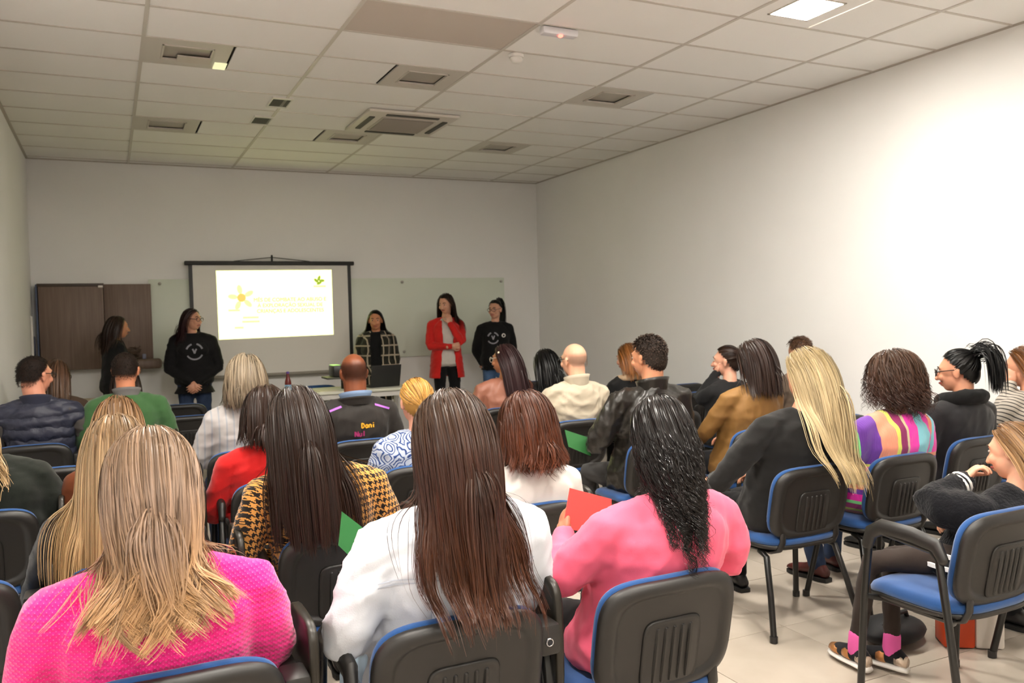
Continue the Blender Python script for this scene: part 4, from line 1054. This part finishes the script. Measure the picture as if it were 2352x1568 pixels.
chair(1.39, R1, 'chair holding the woman in coral pink top with curly black hair', 0)
p = person('A3', 'seated woman in coral pink long-sleeved top with wet-look curly black hair', 1.40, R1, ht=1.252, b=1.18, sw=1.26, ab=1.12, sdrop=.02, top=cloth('coral_pink_jersey', 'e8607d', .8, .15, .15, 300, .05), topname='long_sleeve_top', legs=BLACKT, px=.10, pitch=8, yaw=-20, wr=.005, neck=1.05, hy=.02,
           skin='b5775a', arms={-1: ((-.24, .30, .72), (-.10, .50, .80), (.3, .5, .5), (1, 0, 0)), 1: ((.36, .22, .73), (.16, .46, .66), (-.5, .8, -.1), (0, 0, -1))})
long_hair(p, H_BLACK, 1.035, n=2200, K=30, width=.0026, vol=(.002, .014), part=.02, back=.10, side=.25, gather=.8, curl=.006, cfreq=13, wave=.003, wfreq=4, clump=.8, nclump=60, hemvar=.08, seed=13)
long_hair(p, H_BLACK, .925, n=720, K=56, width=.0024, vol=(.002, .012), part=.02, back=.14, side=.10, gather=1.0, curl=.011, cfreq=15, wave=.004, wfreq=3, clump=.985, nclump=22, hemvar=.12, seed=17, name='ringlets', twist=.3)
# child in the first row, far right
chair(2.86, R1, 'chair with armrests holding the child in black fleece jacket', 1)
KF = m_fuzz('black_fleece', '141417')
p = person('kid', 'child in black fleece jacket with white stripes, hand at mouth', 3.01, R1+.02, ht=1.035, b=1.1, sw=1.08, ab=1.35, px=.17, hx=.03, py=.02, hs=.93, yaw=12, pitch=12, roll=8, face=True, skin='d9a184', top=KF, topname='fleece_jacket', legs=cloth('brown_leggings', '2d241f'), legsw=.72, wr=.005, curl=.9,
           arms={-1: ((-.14, .36, .73), (.06, .36, .80), (.45, -.25, .55), (.5, -.6, -.5)), 1: ((.30, .25, .66), (.15, .42, .62), (-.5, .8, -.1), (0, 0, -1))}, knee={-1: (-.24, .56, .47), 1: (-.11, .57, .47)}, feet={-1: (-.25, .62, .13), 1: (-.14, .54, .13)}, nofeet=True)
long_hair(p, H_LTBR, .86, n=700, K=14, width=.005, vol=(.004, .016), part=0, back=.2, side=.4, clump=.3, seed=14)
M_WS = plain('white_stripe', 'dcdad6', .7)
for z in (.505, .545):
    q = p['cen']((z-.475)/(p['P1'][2]-.475)); t_ = max(0, (z-.475)/(p['P1'][2]-.475)); hw, hd = p['prof'](t_)
    obj('hem_stripe', MB().loft([super_ring(q+[0, 0, d], p['bw'](t_, hw)+w_, p['bw'](t_, hd)+w_) for d, w_ in ((-.008, .014), (-.008, .024), (.008, .024), (.008, .014), (-.008, .014))], cap=False), M_WS, p['root'])
e_, w_ = p['A'][-1][1], p['A'][-1][2]
for f in (.80, .92):
    c = e_+(w_-e_)*f; d = (w_-e_)/np.linalg.norm(w_-e_); obj('cuff_stripe', MB().tube([c-d*.006, c+d*.006], .0535 if f < .9 else .0505, 14, ends=False), M_WS, p['root'])
M_SO = plain('pink_sock', 'd2569a', .85); M_GOLD = plain('rose_gold', 'b98252', .3, .6); M_SB = cloth('black_mesh', '151518'); M_SW = plain('white_rubber', 'd6d2cc', .5); M_GL = plain('glitter', 'cbb8a6', .25, .7, bump=1, bscale=300)
def sneaker(parent, ank, ang, pitch_=0):
    d = np.array([math.sin(ang), math.cos(ang), 0]); sd = np.array([d[1], -d[0], 0]); base = np.array([ank[0], ank[1], .012])
    def lf(fr, z0):
        r_ = []
        for o_, w2, h_ in fr:
            a2 = np.linspace(0, 2*np.pi, 16, endpoint=False); r_.append(base+d*o_+np.cos(a2)[:, None]*sd*w2+np.stack([np.zeros(16), np.zeros(16), z0+h_*.5+np.sin(a2)*h_*.5], 1))
        return MB().loft(r_)
    s1 = obj('sneaker', lf([(-.055, .024, .05), (-.03, .032, .07), (.02, .034, .075), (.07, .036, .055), (.12, .034, .042), (.15, .02, .03)], .02), M_SB, parent, smooth='all')
    obj('sole', lf([(-.065, .022, .022), (-.04, .034, .03), (.02, .034, .026), (.08, .039, .026), (.13, .036, .026), (.165, .018, .02)], 0), M_SW, s1, smooth='all')
    obj('toe_cap', lf([(.085, .038, .05), (.12, .036, .044), (.152, .022, .034)], .018), M_GOLD, s1, smooth='all')
    obj('heel_cap', lf([(-.062, .022, .04), (-.045, .032, .055), (-.02, .035, .055)], .02), M_GL, s1, smooth='all')
    obj('side_strap', lf([(.02, .037, .07), (.04, .038, .066), (.055, .038, .060)], .018), M_GOLD, s1, smooth='all')
for s_, an in ((-1, .12), (1, -.25)):
    a_ = p['L'][s_][2]; obj('sock', MB().tube([a_+[0, 0, .02], a_+[0, .005, -.05]], [.034, .036], 14), M_SO, p['root'])
    sneaker(p['root'], a_, an)
# person mostly outside the frame at right
chair(3.62, R1, 'chair at the far right edge, mostly outside the picture', 0)
p = person('A5', 'person outside the right edge, only dark trousers and sneaker visible', 3.62, R1, ht=1.27, top=cloth('dark_grey_jersey', '2c2c30'), legs=DARKT, feet={-1: (.12, .62, .085), 1: (.28, .68, .085)})
short_hair(p, H_MAN, seed=3)

# ================================================================== second row
chair(-.50, R2, 'chair with folded tablet at the left edge, beside the hot pink sweater', 2)
chair(.07, R2, 'chair holding the blonde in black leather behind pink sweater', 2)
p = person('B1', 'seated woman with straight straw-blonde hair and black leather jacket', .02, R2, ht=1.205, b=1.02, sw=1.1, top=m_leather('black_leather', '1a1b1c', .4), topname='leather_jacket', legs=BLACKT, px=-.01, pitch=8, roll=-4)
long_hair(p, H_STRAW, .76, n=2600, K=18, width=.0034, vol=(.005, .026), part=.0, back=.06, side=.65, clump=.5, nclump=60, hemvar=.05, seed=21, xs=-.012)
chair(.72, R2, 'chair holding the woman in houndstooth, blue edge beside green card', 2)
p = person('B2', 'seated woman in ochre houndstooth jacket with sleek dark brown hair', .72, R2, ht=1.258, b=1.08, sw=1.2, ab=1.1, top=m_hound(), topname='houndstooth_jacket', legs=BLACKT, px=-.07, hx=-.05, pitch=10, roll=-4, wr=.004)
long_hair(p, H_DARKBR, .80, n=2800, K=18, width=.0033, vol=(.006, .03), part=-.02, back=.12, side=.6, clump=.5, nclump=55, hemvar=.05, seed=22, xs=.012)
chair(1.46, R2, 'chair holding the auburn-haired woman in white top', 2)
p = person('B3', 'seated woman with auburn shoulder-length hair in white top', 1.48, R2, ht=1.172, b=1.05, sw=1.1, top=cloth('white_jersey', 'd9d5cf', .85, .1, .2, 300, .03), topname='top', legs=DARKT, px=.04, pitch=6)
long_hair(p, H_AUB, .94, n=2400, K=16, width=.0036, vol=(.008, .042), part=.03, back=.10, side=.5, wave=.008, wfreq=4, clump=.45, nclump=60, hemvar=.035, seed=23, tip_out=.02)
obj('hair_clip', MB().ell(p['C']+[-.088, -.01, .03], (.012, .02, .011)), plain('orange_clip', 'ff5a1e', .3), p['root'], smooth='all')
chair(2.93, R2, 'chair holding the platinum blonde in black coat', 0)
p = person('B4', 'seated woman with long platinum blonde hair in black coat', 2.90, R2, ht=1.297, b=1.15, sw=1.18, ab=1.15, top=cloth('black_coat_wool', '151413', .85, .15), topname='coat', legs=BLACKT, px=.09, hx=.07, pitch=10, roll=6, yaw=12, wr=.006,
           arms={-1: ((-.32, .30, .70), (-.18, .50, .66), (.3, .8, -.1), (0, 0, -1)), 1: ((.28, .25, .72), (.12, .5, .66), (-.5, .8, -.1), (0, 0, -1))})
long_hair(p, H_PLAT, .76, n=2600, K=18, width=.0036, vol=(.006, .032), part=.0, back=.12, side=.55, wave=.010, wfreq=2.6, clump=.55, nclump=45, hemvar=.06, seed=24, xs=.012, gather=.3, chair=True)
chair(3.52, R2-.02, 'chair holding the woman in rainbow striped poncho', 0)
p = person('B5', 'seated woman in rainbow striped poncho with curly brown hair', 3.60, R2, ht=1.232, b=1.22, sw=1.3, ab=1.2, top=m_stripes(), topname='poncho', legs=JEANS, shoe='4a1c18', px=.04, hx=.03, pitch=10, roll=6, skin='a8694c', feet={-1: (-.10, .60, .085), 1: (.12, .70, .085)})
long_hair(p, H_CURLBR, 1.03, n=2600, K=24, width=.0040, vol=(.012, .062), part=.35, back=.02, side=.5, curl=.014, cfreq=13, clump=.3, nclump=140, hemvar=.05, seed=25, smooth=1, body=False)
chair(4.30, R2+.13, 'chair holding the woman in black hooded top with high ponytail', 0)
p = person('C14', 'seated woman in black hooded top, round glasses and black ponytail', 4.33, R2+.14, ht=1.245, b=1.2, sw=1.2, ab=1.15, top=cloth('charcoal_sweatshirt', '1d1c1e', .9, .2), topname='hoodie', legs=BLACKT, px=.03, yaw=24, pitch=6, face=True, skin='cf9274')
tied_hair(p, H_JET, (0, -.78, .62), n=900, tail_n=420, tail_len=.21, seed=26, tail_v=(0, -.45, .6), tail_r=.045, tail_grav=.34)
cowl(p, cloth('black_fleece_hood', '121212', .95), .092, .045, 1.25, .0); glasses(p)
chair(4.95, R2+.16, 'chair at the right edge holding the person in striped shirt', 0)
p = person('C15', 'person in fine diagonal striped shirt at the right edge', 4.99, R2+.16, ht=1.235, b=1.05, top=m_lines('diagonal_striped_shirt', 'bdb4a8', '3b3838', 38, .28, .6, 2), topname='shirt', legs=DARKT, px=-.02, yaw=25, pitch=6, skin='cf9274', face=True,
           arms={-1: ((-.24, .28, .74), (-.10, .24, 1.02), (.1, .2, .9), (.9, .2, 0)), 1: ((.26, .25, .74), (.12, .5, .66), (-.5, .8, -.1), (0, 0, -1))})
long_hair(p, H_GING, 1.0, n=600, K=12, width=.007, vol=(.006, .02), seed=27)

# ================================================================== third row
chair(-.52, R3, 'chair holding the person in dark green top at the left edge', 2)
p = person('B0', 'person in dark green top at the left edge, blonde wisps', -.39, R3, ht=1.24, b=1.1, sw=1.05, ab=1.12, top=cloth('dark_green_knit', '191d17', .9, .2), legs=DARKT, px=-.10, hx=-.06, pitch=14, roll=-6)
long_hair(p, H_STRAW, .93, n=600, K=14, width=.006, vol=(.005, .02), wave=.012, wfreq=4, seed=31, hemvar=.06)
chair(.05, R3, 'chair holding the person in rust jacket, behind the straw blonde', 2)
p = person('C1', 'person with light brown hair and rust jacket hidden behind straw blonde', .0, R3, ht=1.185, top=cloth('rust_suede', '6a3518', .8), topname='jacket', legs=JEANS, px=.02)
long_hair(p, H_LTBR, .93, n=700, K=14, width=.006, vol=(.006, .022), seed=32)
chair(.70, R3, 'chair holding the woman in scarlet blazer', 2)
M_REDW = cloth('scarlet_wool', 'c01414', .8, .2, .3, 250, .06)
p = person('C2', 'seated woman in scarlet blazer with dark brown bob', .69, R3, ht=1.195, b=1.02, sw=1.12, top=M_REDW, topname='blazer', legs=BLACKT, px=-.03, pitch=8, yaw=-8, wr=.004)
long_hair(p, H_DARKBR, .975, n=900, K=14, width=.006, vol=(.005, .024), back=.02, clump=.35, seed=33, tip_out=-.01, hemvar=.03)
ring_collar(p, M_REDW, .07, .045, .014, .012)
chair(1.40, R3, 'chair holding the golden-haired woman in blue paisley blouse', 2)
p = person('C5', 'seated woman in blue paisley blouse with low golden ponytail', 1.42, R3, ht=1.195, b=1.08, sw=1.1, top=m_paisley(), topname='blouse', legs=DARKT, px=.0, pitch=4, skin='dca087')
_, tp = tied_hair(p, H_GOLD, (0.05, -.85, -.5), n=900, tail_n=260, tail_len=.13, seed=34, tail_v=(0, -.3, -.9), tail_r=.036)
obj('hair_tie', MB().tube([tp+[-.02, .0, .0], tp+[.02, 0, 0]], .016, 10), plain('hair_tie_dark', '4a3a2a', .6), p['root'])
chair(2.85, R3, 'chair holding the man in black leather jacket', 0)
LTH = m_leather('worn_black_leather', '221f1b', .36, .7)
p = person('C6', 'seated man in black leather jacket with short dark hair', 2.86, R3, ht=1.362, b=1.15, sw=1.28, ab=1.25, top=LTH, topname='leather_jacket', legs=GREYT, px=.02, yaw=14, pitch=6, skin='cf8f6c', neck=1.18, wr=.009, face=True, hs=1.04,
           arms={-1: ((-.32, .28, .75), (-.16, .50, .72), (.4, .8, -.1), (0, 0, -1)), 1: ((.30, .25, .76), (.12, .5, .68), (-.5, .8, -.1), (0, 0, -1))})
short_hair(p, H_MAN2, .038, 1500, seed=35, lift=.62, width=.005); ring_collar(p, LTH, .085, .055, .016, .016)
chair(3.60, R3, 'chair holding the woman in camel jacket', 0)
p = person('C9', 'seated woman in camel jacket with brown shoulder-length hair', 3.60, R3, ht=1.295, b=1.08, sw=1.14, top=m_leather('camel_suede', '855f2c', .7, .3), topname='jacket', legs=DARKT, px=.05, hx=.03, pitch=8, yaw=10, roll=4,
           arms={-1: ((-.23, .30, .76), (-.20, .44, .66), (.1, .8, -.4), (1, 0, 0)), 1: ((.26, .25, .74), (.12, .5, .66), (-.5, .8, -.1), (0, 0, -1))})
long_hair(p, H_BR2, 1.01, n=1100, K=15, width=.006, vol=(.006, .034), back=.08, clump=.4, seed=36, hemvar=.035)
chair(4.45, R3+.15, 'empty chair between curly-haired woman and the right wall, nearer', 0)
chair(5.05, R3+.1, 'empty chair by the right wall in front of the black hooded top', 0)

# ================================================================== fourth row
chair(-.32, R4, 'empty chair with blue top edge left of the straw blonde', 2)
chair(.70, R4, 'chair holding the grey-haired woman in striped shirt', 2)
p = person('C3', 'seated woman with grey-blonde wavy hair in white and grey shirt', .70, R4, ht=1.298, b=1.08, sw=1.14, top=m_lines('grey_white_shirt', 'bdb8b6', 'a4a6ad', 26, .22, 0, 0), topname='shirt', legs=JEANS, px=.02, yaw=-14, pitch=4, wr=.006, face=True)
long_hair(p, H_GREY, 1.06, n=1000, K=14, width=.006, vol=(.008, .036), back=.08, wave=.008, wfreq=4, clump=.45, seed=41, hemvar=.04)
chair(1.38, R4, 'chair holding the bald man in dark jacket', 2)
DJ = cloth('charcoal_track_jacket', '26221f', .7, .1)
p = person('C4', 'seated bald dark-skinned man in dark jacket with lettering and blue collar', 1.36, R4, ht=1.298, b=1.2, sw=1.25, ab=1.15, top=DJ, topname='jacket', legs=DARKT, px=.01, pitch=4, skin='7a4226', neck=1.3, hs=1.03, wr=.005)
stubble(p, stubmat('shaved_dark', '24130c', .55), .5)
ring_collar(p, cloth('light_blue_shirt', '6f83a0', .8), .086, .055, .012, .018); ring_collar(p, DJ, .10, .03, .02, .02, z0=-.012, name='jacket_collar')
PUR = plain('purple_piping', 'a35fc0', .6)
for s_ in (-1, 1):
    mb = MB(); zt = p['zs']+.048; strip(mb, [(s_*(.105+.012*k)+p['P1'][0], zt-.0042*k) for k in range(9)], .012); decal('piping', mb, PUR, p['root'], p['garment'], -1)
# lettering on the jacket back: blocky strokes as raised patches
def letters(mb, word, x0, z0, h, wd, glyph):
    x = x0
    for ch in word:
        for st in glyph[ch]:
            pts = np.array([(x+a_*h*.6, z0+b_*h) for a_, b_ in st]); u = np.linspace(0, 1, 5*len(pts)); k = np.linspace(0, 1, len(pts))
            strip(mb, np.stack([np.interp(u, k, pts[:, 0]), np.interp(u, k, pts[:, 1])], 1), wd)
        x += h*.78
GL = {'D': [[(0, 0), (0, 1), (.6, .9), (.9, .5), (.6, .1), (0, 0)]], 'a': [[(.8, .6), (.3, .65), (0, .3), (.3, 0), (.8, .1)], [(.8, .65), (.8, 0)]], 'n': [[(0, 0), (0, .65)], [(0, .5), (.4, .65), (.8, .5), (.8, 0)]],
      'i': [[(.3, 0), (.3, .65)], [(.3, .85), (.3, 1)]], 'N': [[(0, 0), (0, 1), (.9, 0), (.9, 1)]], 'u': [[(0, .65), (0, .15), (.4, 0), (.8, .15)], [(.8, .65), (.8, 0)]], 'l': [[(.3, 1), (.3, 0)]]}
mb = MB(); letters(mb, 'Dani', .012, .845, .030, .008, GL); decal('lettering', mb, plain('yellow_print', 'e0a222', .6), p['root'], p['garment'], -1)
mb = MB(); letters(mb, 'Nul', -.03, .795, .032, .009, GL); decal('lettering', mb, plain('magenta_print', '8e1f58', .6), p['root'], p['garment'], -1)
chair(2.90, R4, 'chair holding the bald man in beige jacket', 0)
BJ = cloth('beige_cotton', 'b9ad98', .85, .1, .2, 300, .06)
p = person('C7', 'seated bald fair-skinned man in beige jacket', 2.93, R4, ht=1.30, b=1.1, sw=1.2, ab=1.15, top=BJ, topname='jacket', legs=GREYT, px=.03, yaw=10, pitch=4, skin='dfa88a', neck=1.15, wr=.007, face=True)
ring_collar(p, BJ, .080, .06, .012, .014); glasses(p)
stubble(p, stubmat('cropped_grey', '7d6a5c', .45), .25)
chair(3.72, R4, 'empty chair with blue edge between leather jacket and camel jacket', 0)
chair(4.50, R4, 'chair holding the woman resting chin on hand', 0)
p = person('C10', 'seated woman in black sleeves resting her chin on her hand', 4.36, R4+.02, ht=1.225, top=cloth('black_knit_top', '1b1b1c'), legs=DARKT, px=-.02, yaw=35, pitch=0, face=True, skin='d79f85', curl=1.3,
           arms={-1: ((-.20, .34, .80), (-.09, .24, 1.02), (.25, -.1, .9), (.7, -.5, 0)), 1: ((.26, .25, .74), (.12, .5, .66), (-.5, .8, -.1), (0, 0, -1))})
tied_hair(p, H_DARKBR, (0, -.8, .1), n=500, tail_n=160, tail_len=.2, seed=43, width=.007)
chair(5.20, R4+.05, 'chair holding the person whose brown hair shows above platinum blonde', 0)
p = person('C13', 'person with brown hair visible just above the platinum blonde', 5.16, R4+.08, ht=1.262, top=cloth('taupe_top', '6a5a4c'), legs=DARKT)
short_hair(p, H_MIDBR, .05, 800, seed=44, lift=.3, width=.006)

# ================================================================== fifth row
chair(-.47, R5, 'chair holding the man in navy puffer vest', 2)
p = person('C0', 'seated man in navy puffer vest with grey sleeves and glasses', -.40, R5, ht=1.325, b=1.16, sw=1.16, ab=1.2, top=m_puffer(), topname='puffer_vest', sleeve=cloth('grey_knit_sleeve', '4c4845', .9), legs=DARKT, px=-.04, yaw=-42, pitch=4, face=True, skin='d08d72', neck=1.2, wr=.006, hs=1.03,
           arms={-1: ((-.28, .25, .76), (-.12, .48, .66), (.5, .8, -.1), (0, 0, -1)), 1: ((.25, .26, .78), (.25, .50, .70), (.2, .8, -.1), (0, 0, -1))})
cropped(p, 'cropped_dark_hair', '1a120d', .010, 2000, 51); glasses(p, rr=.021)
ring_collar(p, cloth('navy_collar', '2a2c3b'), .082, .045, .016, .012)
chair(.08, R5, 'chair holding the man in green sweater', 2)
p = person('C16', 'seated man in green sweater with grey collar and cropped hair', .09, R5, ht=1.325, b=1.08, sw=1.16, ab=1.1, top=cloth('green_wool', '3c6038', .9, .2), legs=DARKT, px=.0, yaw=-14, pitch=8, skin='c9825f', neck=1.12, ears=True, face=True)
cropped(p, 'cropped_brown_hair', '1f1610', .008, 2000, 52); ring_collar(p, cloth('grey_collar', '6d6a68', .85), .074, .05, .012, .016)
chair(2.84, R5, 'chair holding the woman with plum hair and dusty pink jacket', 0)
p = person('C8', 'seated woman in dusty pink leather jacket with long plum hair', 2.83, R5, ht=1.268, b=1.0, sw=1.2, top=m_leather('dusty_pink_leather', '9a6450', .5, .4), topname='jacket', legs=BLACKT, px=.06, hx=.01, yaw=30, pitch=4, roll=6, face=True, skin='a9704f', wr=.006)
long_hair(p, H_PLUM, .86, n=1000, K=16, width=.006, vol=(.004, .018), back=.14, clump=.3, seed=53, xs=.03, hemvar=.04); glasses(p, 'c9c2b0')
for q in ((-.07, -.045, .06), (.06, -.08, .0)): obj('hair_bead', MB().ell(p['C']+np.array(q), (.010, .010, .010)), plain('pearl', 'e8dcc0', .2), p['root'], smooth='all')
chair(3.40, R5, 'chair holding the black-haired person beyond the bald beige man', 0)
p = person('C12', 'person with black hair half hidden beyond the bald man in beige', 3.28, R5, ht=1.205, top=cloth('black_jersey', '161616'), legs=DARKT)
long_hair(p, H_JET, .95, n=500, K=12, width=.008, vol=(.006, .024), seed=54)
chair(4.15, R5, 'chair holding the ginger-haired woman with beige scarf', 0)
p = person('C11', 'ginger-haired woman with beige scarf half hidden by leather jacket man', 4.10, R5, ht=1.222, top=cloth('black_jacket', '141414'), topname='jacket', legs=DARKT, yaw=18, face=True, skin='d79f85')
long_hair(p, H_GING, 1.0, n=600, K=12, width=.008, vol=(.006, .022), seed=55); cowl(p, cloth('beige_scarf', 'b59a7c', .9), .085, .035, 1.2, -.02, 'scarf')
chair(4.80, R5+.02, 'empty chair nearer the right wall beside the leather jacket man', 0)

# ================================================================== far rows
chair(.55, R6, 'empty black chair right of green sweater, nearer of two', 0)
chair(.56, R7, 'empty black chair right of green sweater, farther of two', 0)
chair(.10, R6, 'chair holding the woman with white fur collar', 0)
p = person('C17', 'person in black coat with white fur collar beyond the green sweater', .10, R6, ht=1.18, b=1.05, sw=1.15, top=cloth('black_coat', '131313'), topname='coat', legs=DARKT)
long_hair(p, H_DARKBR, .95, n=500, K=12, width=.008, seed=61); cowl(p, m_fuzz('white_fur', 'd0cdc8'), .10, .05, 1.4, -.01, 'fur_collar')
chair(-.45, R6, 'chair holding the brown-haired woman beyond the navy puffer vest', 0)
p = person('C00', 'brown-haired woman with glasses half hidden beyond the puffer vest man', -.36, R6, ht=1.25, top=cloth('brown_top', '4a3a2e'), legs=DARKT, yaw=-30, face=True, px=-.02)
long_hair(p, H_MIDBR, .98, n=500, K=12, width=.008, seed=62); glasses(p)
chair(-.25, R7, 'empty black chair in front of the low beige desk', 0)
chair(4.22, R7, 'empty black chair by the plum-haired woman, farthest', 0)
chair(3.95, R6+.3, 'empty black chair between plum-haired woman and bald man', 0)
chair(5.20, 6.72, 'empty black chair at the right wall, nearer of the two beyond leather jacket', 0)
chair(5.22, 7.5, 'empty black chair at the right wall, farther of the two beyond leather jacket', 0)
chair(4.55, R6, 'empty black chair left of the ginger-haired woman', 0)
pc = chair(2.08, 9.45, 'blue-backed chair behind the presenter table', 0, 180)

# ================================================================== presenters
p = person('S1', 'standing woman in black top in profile before the brown wall board', .04, 9.75, rz=-75, ht=1.605, stand=True, b=.92, sw=.98, bust=.95, top=cloth('black_top', '101011'), topname='top', legs=BLACKT, yaw=0, pitch=3, face=True, skin='c98c68', hem=-.2,
           arms={-1: ((-.21, .06, 1.0), (.02, .20, 1.02), (.9, .2, .1), (0, -1, 0)), 1: ((.21, .06, 1.0), (-.02, .22, 1.0), (-.9, .2, .1), (0, -1, 0))}, vox=.014)
long_hair(p, H_DARKBR, 1.29, n=900, K=14, width=.005, vol=(.002, .010), back=.02, gather=.5, seed=71)
p = person('S2', 'standing woman in black jacket and jeans, dark red hair, hands clasped', .83, 9.85, rz=172, ht=1.668, stand=True, b=1.08, sw=1.12, ab=1.15, bust=1.1, top=cloth('black_jacket_wool', '111012'), topname='jacket', legs=JEANS, yaw=55, pitch=2, face=True, skin='cf977c', hem=-.22, ex=2.3, vox=.014,
           arms={-1: ((-.26, .02, 1.02), (-.04, .20, .86), (.6, .3, -.5), (.2, -1, 0)), 1: ((.26, .02, 1.02), (.03, .19, .87), (-.6, .4, -.5), (-.2, -1, 0))})
long_hair(p, H_RED, 1.33, n=900, K=14, width=.005, vol=(.002, .010), back=.03, seed=72); glasses(p, '3a2a24')
LOGO = plain('grey_print', '8f8f96', .7)
def arc(mb, x, z, r, a0, a1, w_): 
    a = np.radians(np.linspace(a0, a1, 14)); strip(mb, np.stack([x+r*np.cos(a), z+r*np.sin(a)], 1), w_)
def logo(p, x, z, r):
    mb = MB(); arc(mb, x, z, r, 20, 70, .018); arc(mb, x, z, r, 105, 160, .018); arc(mb, x, z, r, 205, 330, .016); strip(mb, [(x-.02, z+.03), (x-.01, z+.01), (x, z-.02)], .016); strip(mb, [(x+.02, z+.03), (x+.01, z+.01), (x, z-.02)], .016)
    decal('chest_print', mb, LOGO, p['root'], p['garment'], 1)
logo(p, -.02, 1.20, .085)
p = person('S3', 'standing woman in plaid coat over black top beside the screen', 2.90, 9.80, rz=160, ht=1.605, stand=True, b=.98, sw=1.06, bust=1.0, top=m_plaid(), topname='plaid_coat', legs=BLACKT, coat=dict(gap=(.045, .075), hem=-.55), inner=cloth('black_vest', '0d0d0e'), yaw=0, pitch=6, face=True, skin='c48662', vox=.012,
           arms={-1: ((-.23, .02, .99), (-.06, .21, .86), (.6, .3, -.5), (.2, -1, 0)), 1: ((.23, .02, .99), (.05, .20, .86), (-.6, .4, -.5), (-.2, -1, 0))})
long_hair(p, H_JET, 1.22, n=650, K=14, width=.006, vol=(.003, .010), back=.02, side=.5, part=0, seed=73)
p = person('S4', 'standing woman in bright red blazer, white top and black trousers', 3.80, 9.80, rz=168, ht=1.785, stand=True, b=.95, sw=1.04, bust=.95, top=cloth('bright_red_wool', 'c4201c', .8, .15), topname='blazer', legs=BLACKT, coat=dict(gap=(.05, .10), hem=-.30), inner=cloth('white_blouse', 'c9c3bb'), yaw=-38, pitch=14, face=True, skin='cf9a80', vox=.012,
           arms={1: ((.22, .07, 1.15), (-.02, .22, 1.14), (-1, .1, .1), (0, -1, 0)), -1: ((-.17, .17, 1.17), (-.03, .17, 1.42), (.2, -.1, 1), (0.2, -1, 0))})
long_hair(p, H_DARKBR, 1.36, n=750, K=14, width=.006, vol=(.004, .020), back=.06, seed=74)
p = person('S5', 'standing woman in black sweatshirt with round print, ponytail and jeans', 4.50, 9.85, rz=165, ht=1.70, stand=True, b=1.02, sw=1.08, ab=1.1, bust=1.0, top=cloth('black_sweatshirt', '0f0f10'), topname='sweatshirt', legs=JEANS2, yaw=-35, pitch=4, face=True, skin='cf9a80', hem=-.12, vox=.014,
           arms={-1: ((-.25, -.08, 1.06), (-.16, -.16, .88), (.3, -.3, -.8), (0, 0, 1)), 1: ((.25, -.08, 1.06), (.16, -.16, .88), (-.3, -.3, -.8), (0, 0, 1))})
tied_hair(p, H_JET, (0, -.75, .62), n=600, tail_n=260, tail_len=.42, seed=75, tail_v=(0, -.5, .7), width=.006); glasses(p, '2a1a14')
logo(p, .05, 1.22, .07)
mb = MB(); a = np.linspace(0, 2*np.pi, 18, endpoint=False); mb.add(np.stack([-.085+.026*np.cos(a), 0*a, 1.25+.026*np.sin(a)], 1), [tuple(range(18))]); decal('badge', mb, plain('badge_white', 'd8d4cc', .5), p['root'], p['garment'], 1)

# ================================================================== loose things
def card(name, label, cat, quad, th, mat):
    V = np.array(quad, float); n = np.cross(V[1]-V[0], V[3]-V[0]); n /= np.linalg.norm(n)
    V2 = np.concatenate([V, V+n*th]); o = obj(name, MB().add(V2, [(0, 3, 2, 1), (4, 5, 6, 7), (0, 1, 5, 4), (1, 2, 6, 5), (2, 3, 7, 6), (3, 0, 4, 7)]), mat, smooth=False); return tag(o, label, cat)
card('green_card', 'green paper card held up beside the white denim jacket', 'card', [(.56, 2.33, .88), (.63, 2.34, .80), (.66, 2.34, .895), (.573, 2.33, .975)], .003, plain('green_paper', '2f7a3c', .7))
card('red_card', 'red paper card held by the woman in coral pink top', 'card', [(1.30, 2.36, .82), (1.50, 2.38, .77), (1.50, 2.38, .89), (1.33, 2.36, .95)], .003, plain('red_paper', 'f06058', .7))
card('green_folder', 'green folder held by the man in leather jacket', 'folder', [(2.41, 4.28, .73), (2.56, 4.28, .66), (2.57, 4.32, .765), (2.41, 4.32, .825)], .004, plain('green_folder_card', '27632f', .6))
bg = thing('handbag', 'orange and white handbag on the floor under chairs at right', 'bag', (3.40, 2.44, .003), math.radians(-35))
obj('front_panel', MB().box((-.065, 0, .12), (.13, .13, .24), .012), plain('orange_leather', 'c2421a', .5), bg)
obj('side_panel', MB().box((.06, 0, .115), (.12, .128, .23), .012), plain('white_leather', 'cfc6bc', .5), bg)
obj('strap', MB().tube([(-.08, 0, .235), (-.05, 0, .34), (.05, 0, .34), (.08, 0, .225)], .008, 8), plain('strap_brown', '5a3a2a', .5), bg)
b2 = thing('backpack', 'soft black bag on the floor beside the handbag', 'bag', (3.12, 2.62, .003))
obj('bag_body', MB().ell((0, 0, .058), (.17, .12, .058)), cloth('black_nylon', '131314', .6), b2, smooth='all')
obj('bag_strap', MB().tube([(-.1, -.02, .09), (-.04, -.05, .15), (.05, -.03, .14), (.1, 0, .09)], .01, 8), plain('black_strap', '0f0f10', .6), b2)
flush()
